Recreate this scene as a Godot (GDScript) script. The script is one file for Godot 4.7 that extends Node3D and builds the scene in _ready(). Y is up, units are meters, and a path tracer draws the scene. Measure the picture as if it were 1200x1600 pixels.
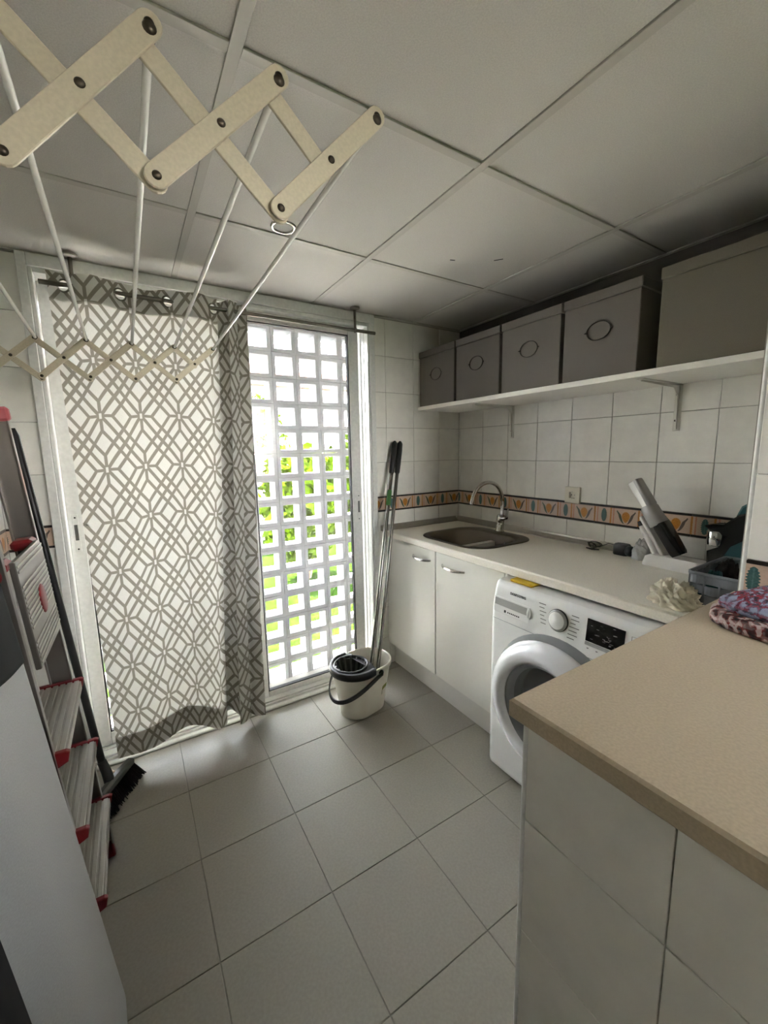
extends Node3D
# Laundry room: tiled walls, sliding door with concrete block screen, worktop with sink, washing machine, ledge, drying rack.
# Units metres, y up. Back wall is z = 0, right wall x = XR, left wall x = XL, ceiling y = H.

const XL := 0.34
const XR := 2.6376
const H := 2.0876
const ZB := 3.4
const HC := 0.873      # worktop top
const XP := 1.982      # face of the pier wall
const ZP := 1.712      # its corner
const XH := 1.225      # face of the tiled half wall
const SMOOTH := 0
const FLAT := -1

var names := {}
var M := {}
var rng := RandomNumberGenerator.new()


func _ready() -> void:
	rng.seed = 7
	# --- camera ---
	var cam := Camera3D.new()
	cam.name = "camera"
	cam.fov = rad_to_deg(2.0 * atan(800.0 / 639.32))
	cam.near = 0.02
	cam.far = 200.0
	cam.transform = Transform3D(Basis(Vector3.UP, -0.5552) * Basis(Vector3.RIGHT, -0.1486) * Basis(Vector3.BACK, -0.0186), Vector3(0.7585, 1.3472, 2.0716))
	add_child(cam)
	cam.current = true
	# --- sky, sun, exposure ---
	var sky_mat := ProceduralSkyMaterial.new()
	sky_mat.sky_top_color = Color(0.85, 0.88, 0.92)
	sky_mat.sky_horizon_color = Color(0.98, 0.965, 0.935)
	sky_mat.ground_bottom_color = Color(0.55, 0.56, 0.50)
	sky_mat.ground_horizon_color = Color(0.80, 0.80, 0.78)
	sky_mat.energy_multiplier = 1.0
	var sky := Sky.new()
	sky.sky_material = sky_mat
	var env := Environment.new()
	env.background_mode = Environment.BG_SKY
	env.sky = sky
	env.background_energy_multiplier = 1.5
	env.ambient_light_source = Environment.AMBIENT_SOURCE_SKY
	env.tonemap_mode = Environment.TONE_MAPPER_LINEAR
	env.tonemap_exposure = 66.0
	env.sdfgi_enabled = true
	env.ssao_enabled = true
	env.ssil_enabled = true
	var we := WorldEnvironment.new()
	we.name = "world_environment"
	we.environment = env
	add_child(we)
	var sun := DirectionalLight3D.new()
	sun.name = "sun"
	sun.light_color = Color(1.0, 0.95, 0.86)
	sun.light_energy = 2.2
	sun.light_angular_distance = 0.6
	sun.shadow_enabled = true
	sun.rotation = Vector3(deg_to_rad(-64), deg_to_rad(214), 0)
	sun.sky_mode = DirectionalLight3D.SKY_MODE_LIGHT_ONLY
	add_child(sun)
	# --- large structure ---
	make_materials()
	build_shell()
	build_tiles()
	build_ceiling()
	build_door()
	build_screen()
	build_outside()
	# --- objects ---
	build_curtain()
	build_half_wall()
	build_worktop()
	build_cabinets()
	build_washer()
	build_sink()
	build_shelf()
	build_rack()
	build_ladder()
	build_left_things()
	build_bucket()
	build_counter_things()
	build_ledge_cloth()


# ------------------------------------------------------------------ helpers
func numbered(called: String) -> String:
	var n: int = names.get(called, 0)
	names[called] = n + 1
	return called if n == 0 else "%s_%03d" % [called, n]


func tag(o: Node3D, label: String, category: String, group := "") -> Node3D:
	o.set_meta("label", label)
	o.set_meta("category", category)
	if group != "":
		o.set_meta("group", group)
	return o


func thing(called: String, label: String, category: String, at := Vector3.ZERO, turn := 0.0, group := "") -> Node3D:
	var o := Node3D.new()
	o.name = numbered(called)
	o.position = at
	o.rotation.y = turn
	add_child(o)
	tag(o, label, category, group)
	return o


func S() -> SurfaceTool:
	var st := SurfaceTool.new()
	st.begin(Mesh.PRIMITIVE_TRIANGLES)
	st.set_smooth_group(FLAT)
	return st


func put(mesh: Mesh, called: String, mat: Material, parent: Node3D = self) -> MeshInstance3D:
	var o := MeshInstance3D.new()
	o.name = numbered(called) if parent == self else called
	o.mesh = mesh
	o.material_override = mat
	parent.add_child(o, true)
	return o


func obj(st: SurfaceTool, called: String, mat: Material, parent: Node3D = self) -> MeshInstance3D:
	st.generate_normals()
	return put(st.commit(), called, mat, parent)


func struct(st: SurfaceTool, called: String, mat: Material, parent: Node3D = self) -> MeshInstance3D:
	var o := obj(st, called, mat, parent)
	if parent == self:
		o.set_meta("kind", "structure")
	return o


func tri(st: SurfaceTool, a: Vector3, b: Vector3, c: Vector3) -> void:
	st.add_vertex(a)
	st.add_vertex(c)
	st.add_vertex(b)


func quad(st: SurfaceTool, a: Vector3, b: Vector3, c: Vector3, d: Vector3) -> void:
	tri(st, a, b, c)
	tri(st, a, c, d)


func quv(st: SurfaceTool, p: Array, uv: Array) -> void:   # counter-clockwise from outside
	for k in [0, 2, 1, 0, 3, 2]:
		st.set_uv(uv[k])
		st.add_vertex(p[k])


# box between two corners with chamfered edges
func box(st: SurfaceTool, lo: Vector3, hi: Vector3, c := 0.0, xf := Transform3D.IDENTITY) -> void:
	var mid := (lo + hi) / 2.0
	var h := ((hi - lo) / 2.0).abs()
	c = minf(c, minf(h.x, minf(h.y, h.z)) * 0.9)
	st.set_smooth_group(FLAT)
	var P := func(s: Vector3, axis: int) -> Vector3:
		var q := Vector3(s.x * h.x, s.y * h.y, s.z * h.z)
		for k in 3:
			if k != axis:
				q[k] -= s[k] * c
		return xf * (mid + q)
	for axis in 3:
		var u := (axis + 1) % 3
		var v := (axis + 2) % 3
		for sg in [-1.0, 1.0]:
			var cs := []
			for k in [[-1, -1], [1, -1], [1, 1], [-1, 1]]:
				var s := Vector3.ZERO
				s[axis] = sg
				s[u] = k[0]
				s[v] = k[1]
				cs.append(P.call(s, axis))
			if sg > 0:
				quad(st, cs[0], cs[1], cs[2], cs[3])
			else:
				quad(st, cs[3], cs[2], cs[1], cs[0])
		if c > 0.0:
			for su in [-1.0, 1.0]:
				for sv in [-1.0, 1.0]:
					var e := []
					for sa in [-1.0, 1.0]:
						var s := Vector3.ZERO
						s[axis] = sa
						s[u] = su
						s[v] = sv
						e.append(P.call(s, u))
						e.append(P.call(s, v))
					if su * sv > 0:
						quad(st, e[0], e[1], e[3], e[2])
					else:
						quad(st, e[2], e[3], e[1], e[0])
	if c > 0.0:
		for sx in [-1.0, 1.0]:
			for sy in [-1.0, 1.0]:
				for sz in [-1.0, 1.0]:
					var s := Vector3(sx, sy, sz)
					if sx * sy * sz > 0:
						tri(st, P.call(s, 0), P.call(s, 1), P.call(s, 2))
					else:
						tri(st, P.call(s, 2), P.call(s, 1), P.call(s, 0))


func bx(lo: Vector3, hi: Vector3, c := 0.002, xf := Transform3D.IDENTITY) -> SurfaceTool:
	var st := S()
	box(st, lo, hi, c, xf)
	return st


# skin over a row of loops (arrays of points of equal length)
func loft(st: SurfaceTool, loops: Array, closed := true, cap0 := false, cap1 := false, group := SMOOTH) -> void:
	st.set_smooth_group(group)
	var n: int = loops[0].size()
	for k in loops.size() - 1:
		for i in (n if closed else n - 1):
			var j := (i + 1) % n
			quad(st, loops[k][i], loops[k][j], loops[k + 1][j], loops[k + 1][i])
	for e in [[cap0, loops[0], true], [cap1, loops[-1], false]]:
		if e[0]:
			st.set_smooth_group(FLAT)
			var mid := Vector3.ZERO
			for p in e[1]:
				mid += p
			mid /= n
			for i in n:
				var j := (i + 1) % n
				if e[2]:
					tri(st, mid, e[1][j], e[1][i])
				else:
					tri(st, mid, e[1][i], e[1][j])
	st.set_smooth_group(FLAT)


func frame_at(d: Vector3) -> Basis:
	d = d.normalized()
	var a := Vector3.UP if absf(d.y) < 0.9 else Vector3.RIGHT
	var u := a.cross(d).normalized()
	return Basis(u, d.cross(u), d)


func tube(st: SurfaceTool, pts: Array, r, n := 10, caps := true, flat_y := 1.0) -> void:
	var loops := []
	var b := frame_at(pts[1] - pts[0])
	for i in pts.size():
		var d: Vector3 = (pts[mini(i + 1, pts.size() - 1)] - pts[maxi(i - 1, 0)]).normalized()
		var u := (b.x - d * b.x.dot(d)).normalized()
		b = Basis(u, d.cross(u), d)
		var rad: float = r[i] if r is Array else r
		var l := []
		for k in n:
			var a := TAU * k / n
			l.append(pts[i] + b.x * cos(a) * rad + b.y * sin(a) * rad * flat_y)
		loops.append(l)
	loft(st, loops, true, caps, caps)


func lathe(st: SurfaceTool, prof: Array, n := 24, xf := Transform3D.IDENTITY, groups := false) -> void:
	var loops := []
	for p in prof:
		var l := []
		for k in n:
			var a := -TAU * k / n
			l.append(xf * Vector3(cos(a) * p.x, p.y, sin(a) * p.x))
		loops.append(l)
	if groups:
		for k in loops.size() - 1:
			loft(st, [loops[k], loops[k + 1]], true, false, false, k + 2)
	else:
		loft(st, loops, true)


func axis_xf(at: Vector3, dir: Vector3) -> Transform3D:   # y axis along dir
	var b := frame_at(dir)
	return Transform3D(Basis(b.y, b.z, b.x), at)


# rounded rectangle in the xz plane at height y, counter-clockwise from above
func rrect(cx: float, cz: float, w: float, d: float, r: float, y: float, n := 6) -> Array:
	var out := []
	r = minf(r, minf(w, d) / 2.0 - 0.0001)
	for q in 4:
		var sx: float = [1, -1, -1, 1][q]
		var sz: float = [-1, -1, 1, 1][q]
		var c := Vector2(cx + sx * (w / 2 - r), cz + sz * (d / 2 - r))
		for k in n + 1:
			var a := PI / 2 * q + PI / 2 * k / n
			out.append(Vector3(c.x + cos(a) * r, y, c.y - sin(a) * r))
	return out


func xform(pts: Array, xf: Transform3D) -> Array:
	var o := []
	for p in pts:
		o.append(xf * p)
	return o


# polygon in local xy pushed along local z from z0 to z1
func prism(st: SurfaceTool, poly: Array, z0: float, z1: float, xf := Transform3D.IDENTITY, c := 0.0) -> void:
	var pv := PackedVector2Array(poly)
	if Geometry2D.is_polygon_clockwise(pv):
		pv.reverse()
	var n := pv.size()
	var inner := pv
	if c > 0.0:
		var off := Geometry2D.offset_polygon(pv, -c, Geometry2D.JOIN_MITER)
		if off.size() == 1 and off[0].size() == n:
			# line up the starting corner
			var best := 0
			for k in n:
				if off[0][k].distance_to(pv[0]) < off[0][best].distance_to(pv[0]):
					best = k
			inner = PackedVector2Array()
			for k in n:
				inner.append(off[0][(best + k) % n])
		else:
			c = 0.0
	var idx := Geometry2D.triangulate_polygon(inner)
	st.set_smooth_group(FLAT)
	for t in range(0, idx.size(), 3):
		var a := inner[idx[t]]
		var b := inner[idx[t + 1]]
		var d := inner[idx[t + 2]]
		if (b - a).cross(d - a) < 0:
			var s := b
			b = d
			d = s
		tri(st, xf * Vector3(a.x, a.y, z1), xf * Vector3(b.x, b.y, z1), xf * Vector3(d.x, d.y, z1))
		tri(st, xf * Vector3(a.x, a.y, z0), xf * Vector3(d.x, d.y, z0), xf * Vector3(b.x, b.y, z0))
	for i in n:
		var j := (i + 1) % n
		quad(st, xf * Vector3(pv[i].x, pv[i].y, z0 + c), xf * Vector3(pv[j].x, pv[j].y, z0 + c), xf * Vector3(pv[j].x, pv[j].y, z1 - c), xf * Vector3(pv[i].x, pv[i].y, z1 - c))
		if c > 0.0:
			quad(st, xf * Vector3(pv[i].x, pv[i].y, z1 - c), xf * Vector3(pv[j].x, pv[j].y, z1 - c), xf * Vector3(inner[j].x, inner[j].y, z1), xf * Vector3(inner[i].x, inner[i].y, z1))
			quad(st, xf * Vector3(inner[i].x, inner[i].y, z0), xf * Vector3(inner[j].x, inner[j].y, z0), xf * Vector3(pv[j].x, pv[j].y, z0 + c), xf * Vector3(pv[i].x, pv[i].y, z0 + c))


func ring(center: Vector3, b: Basis, R: float, r: float, n := 28, m := 8, ry := 1.0) -> SurfaceTool:
	var st := S()
	torus(st, center, b, R, r, n, m, ry)
	return st


func torus(st: SurfaceTool, center: Vector3, b: Basis, R: float, r: float, n := 28, m := 8, ry := 1.0) -> void:   # ring round b.z
	var loops := []
	for i in n + 1:
		var a := TAU * i / n
		var d := b.x * cos(a) + b.y * sin(a) * ry
		var l := []
		for k in m:
			var t := TAU * k / m
			l.append(center + d * (R + cos(t) * r) + b.z * sin(t) * r)
		loops.append(l)
	loft(st, loops, true)


func text_mesh(s: String, size: float, depth: float, font := "Droid Sans", weight := 700) -> TextMesh:
	var t := TextMesh.new()
	var f := SystemFont.new()
	f.font_names = PackedStringArray([font])
	f.font_weight = weight
	t.font = f
	t.text = s
	t.font_size = 48
	t.pixel_size = size / 48.0
	t.depth = depth
	return t


# ------------------------------------------------------------------ materials
func mat(called: String, c: Color, rough := 0.5, metal := 0.0) -> StandardMaterial3D:
	var m := StandardMaterial3D.new()
	m.resource_name = called
	m.albedo_color = c
	m.roughness = rough
	m.metallic = metal
	M[called] = m
	return m


func noise_tex(seed_: int, freq: float, lo: float, hi: float, size := 256, oct := 3) -> ImageTexture:
	var f := FastNoiseLite.new()
	f.seed = seed_
	f.frequency = freq
	f.fractal_octaves = oct
	var im := f.get_seamless_image(size, size)
	im.convert(Image.FORMAT_RGB8)
	for y in size:
		for x in size:
			var v := lerpf(lo, hi, im.get_pixel(x, y).r)
			im.set_pixel(x, y, Color(v, v, v))
	return ImageTexture.create_from_image(im)


func triplanar(m: StandardMaterial3D, s: float, world := true) -> void:
	m.uv1_triplanar = true
	m.uv1_world_triplanar = world
	m.uv1_scale = Vector3.ONE * s


func make_materials() -> void:
	var fine := noise_tex(3, 0.12, 0.93, 1.0)
	var soft := noise_tex(5, 0.02, 0.965, 1.0)
	var grainy := noise_tex(9, 0.25, 0.90, 1.0, 256, 2)
	for k in 3:
		var t := mat("wall_tile_glaze_%d" % k, [Color(0.91, 0.90, 0.87), Color(0.92, 0.91, 0.88), Color(0.90, 0.89, 0.86)][k], 0.22)
		t.albedo_texture = soft
		triplanar(t, 2.0 + 0.3 * k)
		var g := mat("floor_tile_%d" % k, [Color(0.61, 0.592, 0.55), Color(0.60, 0.582, 0.545), Color(0.615, 0.60, 0.555)][k], 0.42)
		g.albedo_texture = fine
		triplanar(g, 3.0)
		g.metallic_specular = 0.32
	mat("grout", Color(0.66, 0.645, 0.61), 0.95)
	mat("floor_grout", Color(0.50, 0.49, 0.46), 0.95)
	mat("listello", Color(0.10, 0.075, 0.06), 0.3)
	var cl := mat("ceiling_panel", Color(0.80, 0.785, 0.755), 0.75)
	cl.albedo_texture = grainy
	triplanar(cl, 4.0)
	mat("ceiling_bar", Color(0.70, 0.685, 0.65), 0.5)
	mat("plaster", Color(0.80, 0.78, 0.74), 0.9)
	var pvc := mat("white_aluminium", Color(0.86, 0.86, 0.845), 0.35)
	pvc.albedo_texture = fine
	triplanar(pvc, 1.5)
	mat("gasket", Color(0.03, 0.03, 0.03), 0.7)
	var gl := mat("window_glass", Color(1, 1, 1, 0.04), 0.02)
	gl.transparency = BaseMaterial3D.TRANSPARENCY_ALPHA
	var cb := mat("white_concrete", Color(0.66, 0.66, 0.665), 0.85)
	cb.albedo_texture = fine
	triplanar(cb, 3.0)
	var beige := mat("beige_laminate", Color(0.755, 0.69, 0.59), 0.42)
	beige.albedo_texture = grainy
	triplanar(beige, 3.0)
	var wt := mat("white_worktop", Color(0.925, 0.90, 0.845), 0.32)
	wt.albedo_texture = fine
	triplanar(wt, 4.0)
	mat("worktop_edge", Color(0.86, 0.85, 0.81), 0.3)
	mat("cabinet_white", Color(0.86, 0.85, 0.815), 0.3)
	mat("plinth_white", Color(0.80, 0.79, 0.76), 0.4)
	mat("washer_white", Color(0.90, 0.90, 0.89), 0.22)
	mat("washer_door_white", Color(0.88, 0.88, 0.89), 0.06)
	mat("washer_grey", Color(0.50, 0.51, 0.515), 0.35, 0.2)
	mat("silver_trim", Color(0.62, 0.62, 0.61), 0.42, 0.5)
	mat("display_black", Color(0.015, 0.015, 0.018), 0.08)
	mat("print_grey", Color(0.42, 0.42, 0.41), 0.5)
	mat("print_dark", Color(0.10, 0.10, 0.10), 0.5)
	mat("drum_steel", Color(0.62, 0.61, 0.60), 0.28, 1.0)
	mat("gasket_grey", Color(0.36, 0.365, 0.37), 0.6)
	mat("wall_shade", Color(0.34, 0.33, 0.31), 0.95)  # dark grey for the shade painted on the wall above the boxes
	mat("sheet_shade", Color(0.11, 0.10, 0.095), 0.95)  # shade colour of the sheet added beside the padded board
	var dg := mat("door_glass", Color(0.55, 0.57, 0.60, 0.22), 0.03)
	dg.transparency = BaseMaterial3D.TRANSPARENCY_ALPHA
	mat("rubber", Color(0.16, 0.16, 0.17), 0.7)
	mat("steel", Color(0.44, 0.41, 0.375), 0.33, 1.0)
	mat("chrome", Color(0.80, 0.79, 0.77), 0.08, 1.0)
	mat("alu_strip", Color(0.66, 0.64, 0.61), 0.28, 0.9)
	mat("shelf_white", Color(0.93, 0.92, 0.89), 0.45)
	mat("bracket_white", Color(0.82, 0.81, 0.77), 0.4)
	var bxm := mat("box_grey", Color(0.44, 0.42, 0.395), 0.85)
	bxm.albedo_texture = grainy
	triplanar(bxm, 6.0)
	var bxo := mat("box_olive", Color(0.46, 0.44, 0.39), 0.85)
	bxo.albedo_texture = grainy
	triplanar(bxo, 6.0)
	mat("ring_metal", Color(0.22, 0.215, 0.20), 0.3, 0.8)
	var rk := mat("rack_arm", Color(0.80, 0.755, 0.66), 0.42, 0.2)
	rk.albedo_texture = fine
	triplanar(rk, 6.0)
	mat("rack_rod", Color(0.90, 0.89, 0.86), 0.22)
	mat("rivet", Color(0.30, 0.27, 0.23), 0.35, 0.8)
	mat("ladder_aluminium", Color(0.50, 0.48, 0.455), 0.34, 0.9)
	mat("ladder_pale", Color(0.66, 0.645, 0.61), 0.42, 0.5)
	mat("red_plastic", Color(0.45, 0.045, 0.075), 0.4)
	mat("pink_plastic", Color(0.72, 0.36, 0.38), 0.5)
	mat("black_plastic", Color(0.022, 0.02, 0.02), 0.45)
	mat("bristle_black", Color(0.015, 0.014, 0.014), 0.8)
	mat("grey_plastic", Color(0.36, 0.36, 0.35), 0.4)
	var bd := mat("pale_cover", Color(0.62, 0.62, 0.61), 0.6)
	bd.albedo_texture = grainy
	triplanar(bd, 4.0)
	mat("dark_cover", Color(0.10, 0.107, 0.11), 0.8).metallic_specular = 0.25
	mat("bucket_plastic", Color(0.91, 0.89, 0.83), 0.35)
	mat("bucket_grey", Color(0.13, 0.13, 0.135), 0.38)
	mat("pole_steel", Color(0.50, 0.49, 0.47), 0.22, 0.95)
	mat("green_plastic", Color(0.22, 0.42, 0.18), 0.5)
	mat("sticker_green", Color(0.50, 0.52, 0.14), 0.5)
	mat("sticker_white", Color(0.80, 0.78, 0.70), 0.5)
	mat("socket_white", Color(0.84, 0.82, 0.75), 0.3)
	mat("vac_white", Color(0.80, 0.79, 0.77), 0.35)
	mat("vac_grey", Color(0.60, 0.59, 0.575), 0.35)
	mat("black_gloss", Color(0.02, 0.02, 0.022), 0.2)
	mat("teal_plastic", Color(0.03, 0.24, 0.26), 0.35)
	mat("basket_grey", Color(0.43, 0.45, 0.475), 0.5)
	mat("pink_cloth", Color(0.60, 0.36, 0.33), 0.9)
	mat("teal_cloth", Color(0.05, 0.27, 0.27), 0.9)
	mat("dark_cloth", Color(0.05, 0.05, 0.055), 0.9)
	mat("cream_cloth", Color(0.80, 0.77, 0.69), 0.9)
	mat("paper_white", Color(0.82, 0.81, 0.79), 0.8)
	mat("yellow_cloth", Color(0.75, 0.62, 0.12), 0.9)
	mat("spot_chrome", Color(0.75, 0.74, 0.72), 0.15, 1.0)
	mat("lens_dark", Color(0.06, 0.06, 0.06), 0.1)
	mat("slit_dark", Color(0.05, 0.045, 0.04), 0.8)
	var lawn := mat("lawn", Color(0.085, 0.14, 0.03), 0.95)
	lawn.metallic_specular = 0.0
	lawn.albedo_texture = noise_tex(21, 0.05, 0.6, 1.0)
	triplanar(lawn, 0.8)
	mat("leaf", Color(0.16, 0.215, 0.02), 0.85).metallic_specular = 0.0
	mat("trunk", Color(0.25, 0.19, 0.13), 0.9)
	mat("house_white", Color(0.90, 0.89, 0.87), 0.9)
	mat("roof_brown", Color(0.42, 0.24, 0.17), 0.8)
	mat("house_window", Color(0.08, 0.09, 0.10), 0.15)
	mat("paving", Color(0.74, 0.72, 0.67), 0.9)


# ------------------------------------------------------------------ structure
func build_shell() -> void:
	var z1 := ZB + 0.2
	struct(bx(Vector3(XL - 0.2, -0.3, -0.36), Vector3(XR + 0.2, -0.0025, z1), 0.0), "floor", M.floor_grout)
	var wb := S()
	box(wb, Vector3(2.018, -0.3, -0.36), Vector3(XR + 0.2, H + 0.3, -0.11))
	box(wb, Vector3(1.962, -0.3, -0.11), Vector3(XR + 0.2, H + 0.3, -0.006))
	struct(wb, "wall_back", M.grout)
	struct(bx(Vector3(XL - 0.2, -0.3, -0.36), Vector3(0.50, H + 0.3, -0.006), 0.0), "wall_back_left", M.grout)
	struct(bx(Vector3(0.50, 2.045, -0.36), Vector3(2.018, H + 0.3, -0.006), 0.0), "wall_back_top", M.grout)
	struct(bx(Vector3(XL - 0.2, -0.3, -0.006), Vector3(XL - 0.006, H + 0.3, z1), 0.0), "wall_left", M.grout)
	struct(bx(Vector3(XR + 0.006, -0.3, -0.006), Vector3(XR + 0.2, H + 0.3, ZP), 0.0), "wall_right", M.grout)
	struct(bx(Vector3(XP + 0.006, 0.0, ZP), Vector3(XR + 0.2, H + 0.1, z1), 0.0), "wall_pier", M.grout)
	# wall behind the camera, with the window that lights the near side of things
	var wf := S()
	var wx0 := 1.46
	var wx1 := 1.93
	var wy0 := 1.20
	var wy1 := 1.95
	box(wf, Vector3(XL - 0.2, -0.3, ZB), Vector3(wx0, H + 0.3, z1))
	box(wf, Vector3(wx1, -0.3, ZB), Vector3(XR + 0.2, H + 0.3, z1))
	box(wf, Vector3(wx0, -0.3, ZB), Vector3(wx1, wy0, z1))
	box(wf, Vector3(wx0, wy1, ZB), Vector3(wx1, H + 0.3, z1))
	struct(wf, "wall_front", M.plaster)
	var wn := S()
	picture_frame(wn, wx0, wx1, wy0, wy1, 0.05, 0.05, 0.05, 0.05, ZB + 0.06, ZB + 0.11)
	var win := struct(wn, "window_1", M.white_aluminium)
	obj(bx(Vector3(wx0 + 0.05, wy0 + 0.05, ZB + 0.083), Vector3(wx1 - 0.05, wy1 - 0.05, ZB + 0.087), 0.0), "glass", M.window_glass, win)
	struct(bx(Vector3(XL - 0.9, H + 0.1, -0.36), Vector3(XR + 0.9, H + 0.3, z1 + 1.0), 0.0), "roof", M.plaster)


func edges(lo: float, hi: float, from: float, step: float, lip := 0.012) -> Array:
	var out := [lo]
	var k := ceili((lo - from) / step)
	while from + k * step < hi - lip:
		if from + k * step > lo + lip:
			out.append(from + k * step)
		k += 1
	out.append(hi)
	return out


# tiles on a plane: O + u U + v V, facing N
func tile_field(parent: Node3D, O: Vector3, U: Vector3, V: Vector3, us: Array, vs: Array, gap: float, th: float, ch: float, kind: String, called := "tile", cut_u := INF, cut_v := INF) -> void:
	var N := U.cross(V)
	var cache := {}
	for i in us.size() - 1:
		for j in vs.size() - 1:
			if (us[i] + us[i + 1]) / 2 > cut_u and (vs[j] + vs[j + 1]) / 2 > cut_v:
				continue
			var w: float = us[i + 1] - us[i] - gap
			var h: float = vs[j + 1] - vs[j] - gap
			var key := "%.4f %.4f" % [w, h]
			if not cache.has(key):
				var st := bx(Vector3(-w / 2, -h / 2, -th), Vector3(w / 2, h / 2, 0), ch)
				st.generate_normals()
				cache[key] = st.commit()
			var o := put(cache[key], called, M["%s_%d" % [kind, rng.randi() % 3]], parent)
			var tilt := Basis(U, rng.randf_range(-0.0015, 0.0015)) * Basis(V, rng.randf_range(-0.0015, 0.0015))
			o.transform = Transform3D(tilt * Basis(U, V, N), O + U * (us[i] + us[i + 1]) / 2 + V * (vs[j] + vs[j + 1]) / 2)


# one printed border tile: a leaf and a tulip between stripes
func border_texture() -> ImageTexture:
	var w := 320
	var h := 132
	var im := Image.create(w, h, false, Image.FORMAT_RGB8)
	var n := FastNoiseLite.new()
	n.frequency = 0.08
	n.seed = 4
	var bg := Color(0.78, 0.68, 0.60)
	for y in h:
		for x in w:
			var u := float(x) / w
			var v := float(y) / h
			var e := n.get_noise_2d(x, y)
			var c := bg.lightened(0.08 * e)
			# stripes
			for s in [[0.025, 0.028, Color(0.72, 0.48, 0.20)], [0.095, 0.020, Color(0.74, 0.50, 0.40)], [0.41, 0.028, Color(0.72, 0.48, 0.20)], [0.475, 0.02, Color(0.74, 0.50, 0.40)]]:
				if absf(u - s[0] + 0.006 * e) < s[1] * 0.62:
					c = s[2].lightened(0.15 * e)
			# leaf with a toothed rim
			var dy := (v - 0.5) / 0.43
			var half := 0.062 * sqrt(maxf(0.0, 1.0 - dy * dy)) * (1.0 + 0.16 * sin(v * 60.0))
			if absf(dy) < 1.0 and absf(u - 0.25) < half:
				c = Color(0.22, 0.36, 0.35).lightened(0.12 * e + (0.10 if absf(u - 0.25) < 0.008 else 0.0))
			# tulip: pointed egg and two curved leaves
			var ty := (v - 0.18) / 0.68
			if ty > 0.0 and ty < 1.0:
				var hw := 0.085 * pow(sin(PI * pow(ty, 0.75)), 0.7)
				if absf(u - 0.75) < hw:
					c = Color(0.70, 0.46, 0.14).lightened(0.15 * e)
			for sd in [-1.0, 1.0]:
				var t := clampf((0.93 - v) / 0.75, 0.0, 1.0)
				var cu: float = 0.75 + sd * (0.03 + 0.13 * pow(t, 0.55) + (0.035 * maxf(0.0, t - 0.75) * 4.0))
				var wd := 0.030 * pow(maxf(0.0, sin(PI * clampf((v - 0.12) / 0.82, 0.0, 1.0))), 0.5)
				if v > 0.12 and v < 0.94 and absf(u - cu) < wd:
					c = Color(0.27, 0.31, 0.24).lightened(0.1 * e) if sd < 0 else Color(0.33, 0.28, 0.25).lightened(0.1 * e)
			im.set_pixel(x, y, c)
	return ImageTexture.create_from_image(im)


func border_run(parent: Node3D, O: Vector3, U: Vector3, us: Array, from: float) -> void:
	var V := Vector3.UP
	var N := U.cross(V)
	var y0 := 0.985
	var y1 := 1.0775
	for i in us.size() - 1:
		var a: float = us[i] + 0.0006
		var b: float = us[i + 1] - 0.0006
		var st := S()
		var p := []
		for q in [[a, y0 + 0.010], [b, y0 + 0.010], [b, y1 - 0.010], [a, y1 - 0.010]]:
			p.append(O + U * q[0] + V * q[1])
		var t0 := (a - from) / 0.1995
		var t1 := (b - from) / 0.1995
		quv(st, p, [Vector2(t0, 1), Vector2(t1, 1), Vector2(t1, 0), Vector2(t0, 0)])
		for k in 4:
			var k2 := (k + 1) % 4
			quv(st, [p[k2], p[k], p[k] - N * 0.007, p[k2] - N * 0.007], [Vector2(t0, 0.01), Vector2(t0, 0.02), Vector2(t0, 0.02), Vector2(t0, 0.01)])
		obj(st, "border_tile", M.border_print, parent)
	for y in [[y0 + 0.001, y0 + 0.0095], [y1 - 0.0095, y1 - 0.001]]:
		for i in us.size() - 1:
			var st := S()
			var c0: Vector3 = O + U * (us[i] + 0.0005) + V * y[0] - N * 0.007
			var c1: Vector3 = O + U * (us[i + 1] - 0.0005) + V * y[1] + N * 0.0015
			box(st, Vector3(minf(c0.x, c1.x), c0.y, minf(c0.z, c1.z)), Vector3(maxf(c0.x, c1.x), c1.y, maxf(c0.z, c1.z)), 0.0015)
			obj(st, "border_strip", M.listello, parent)


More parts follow.
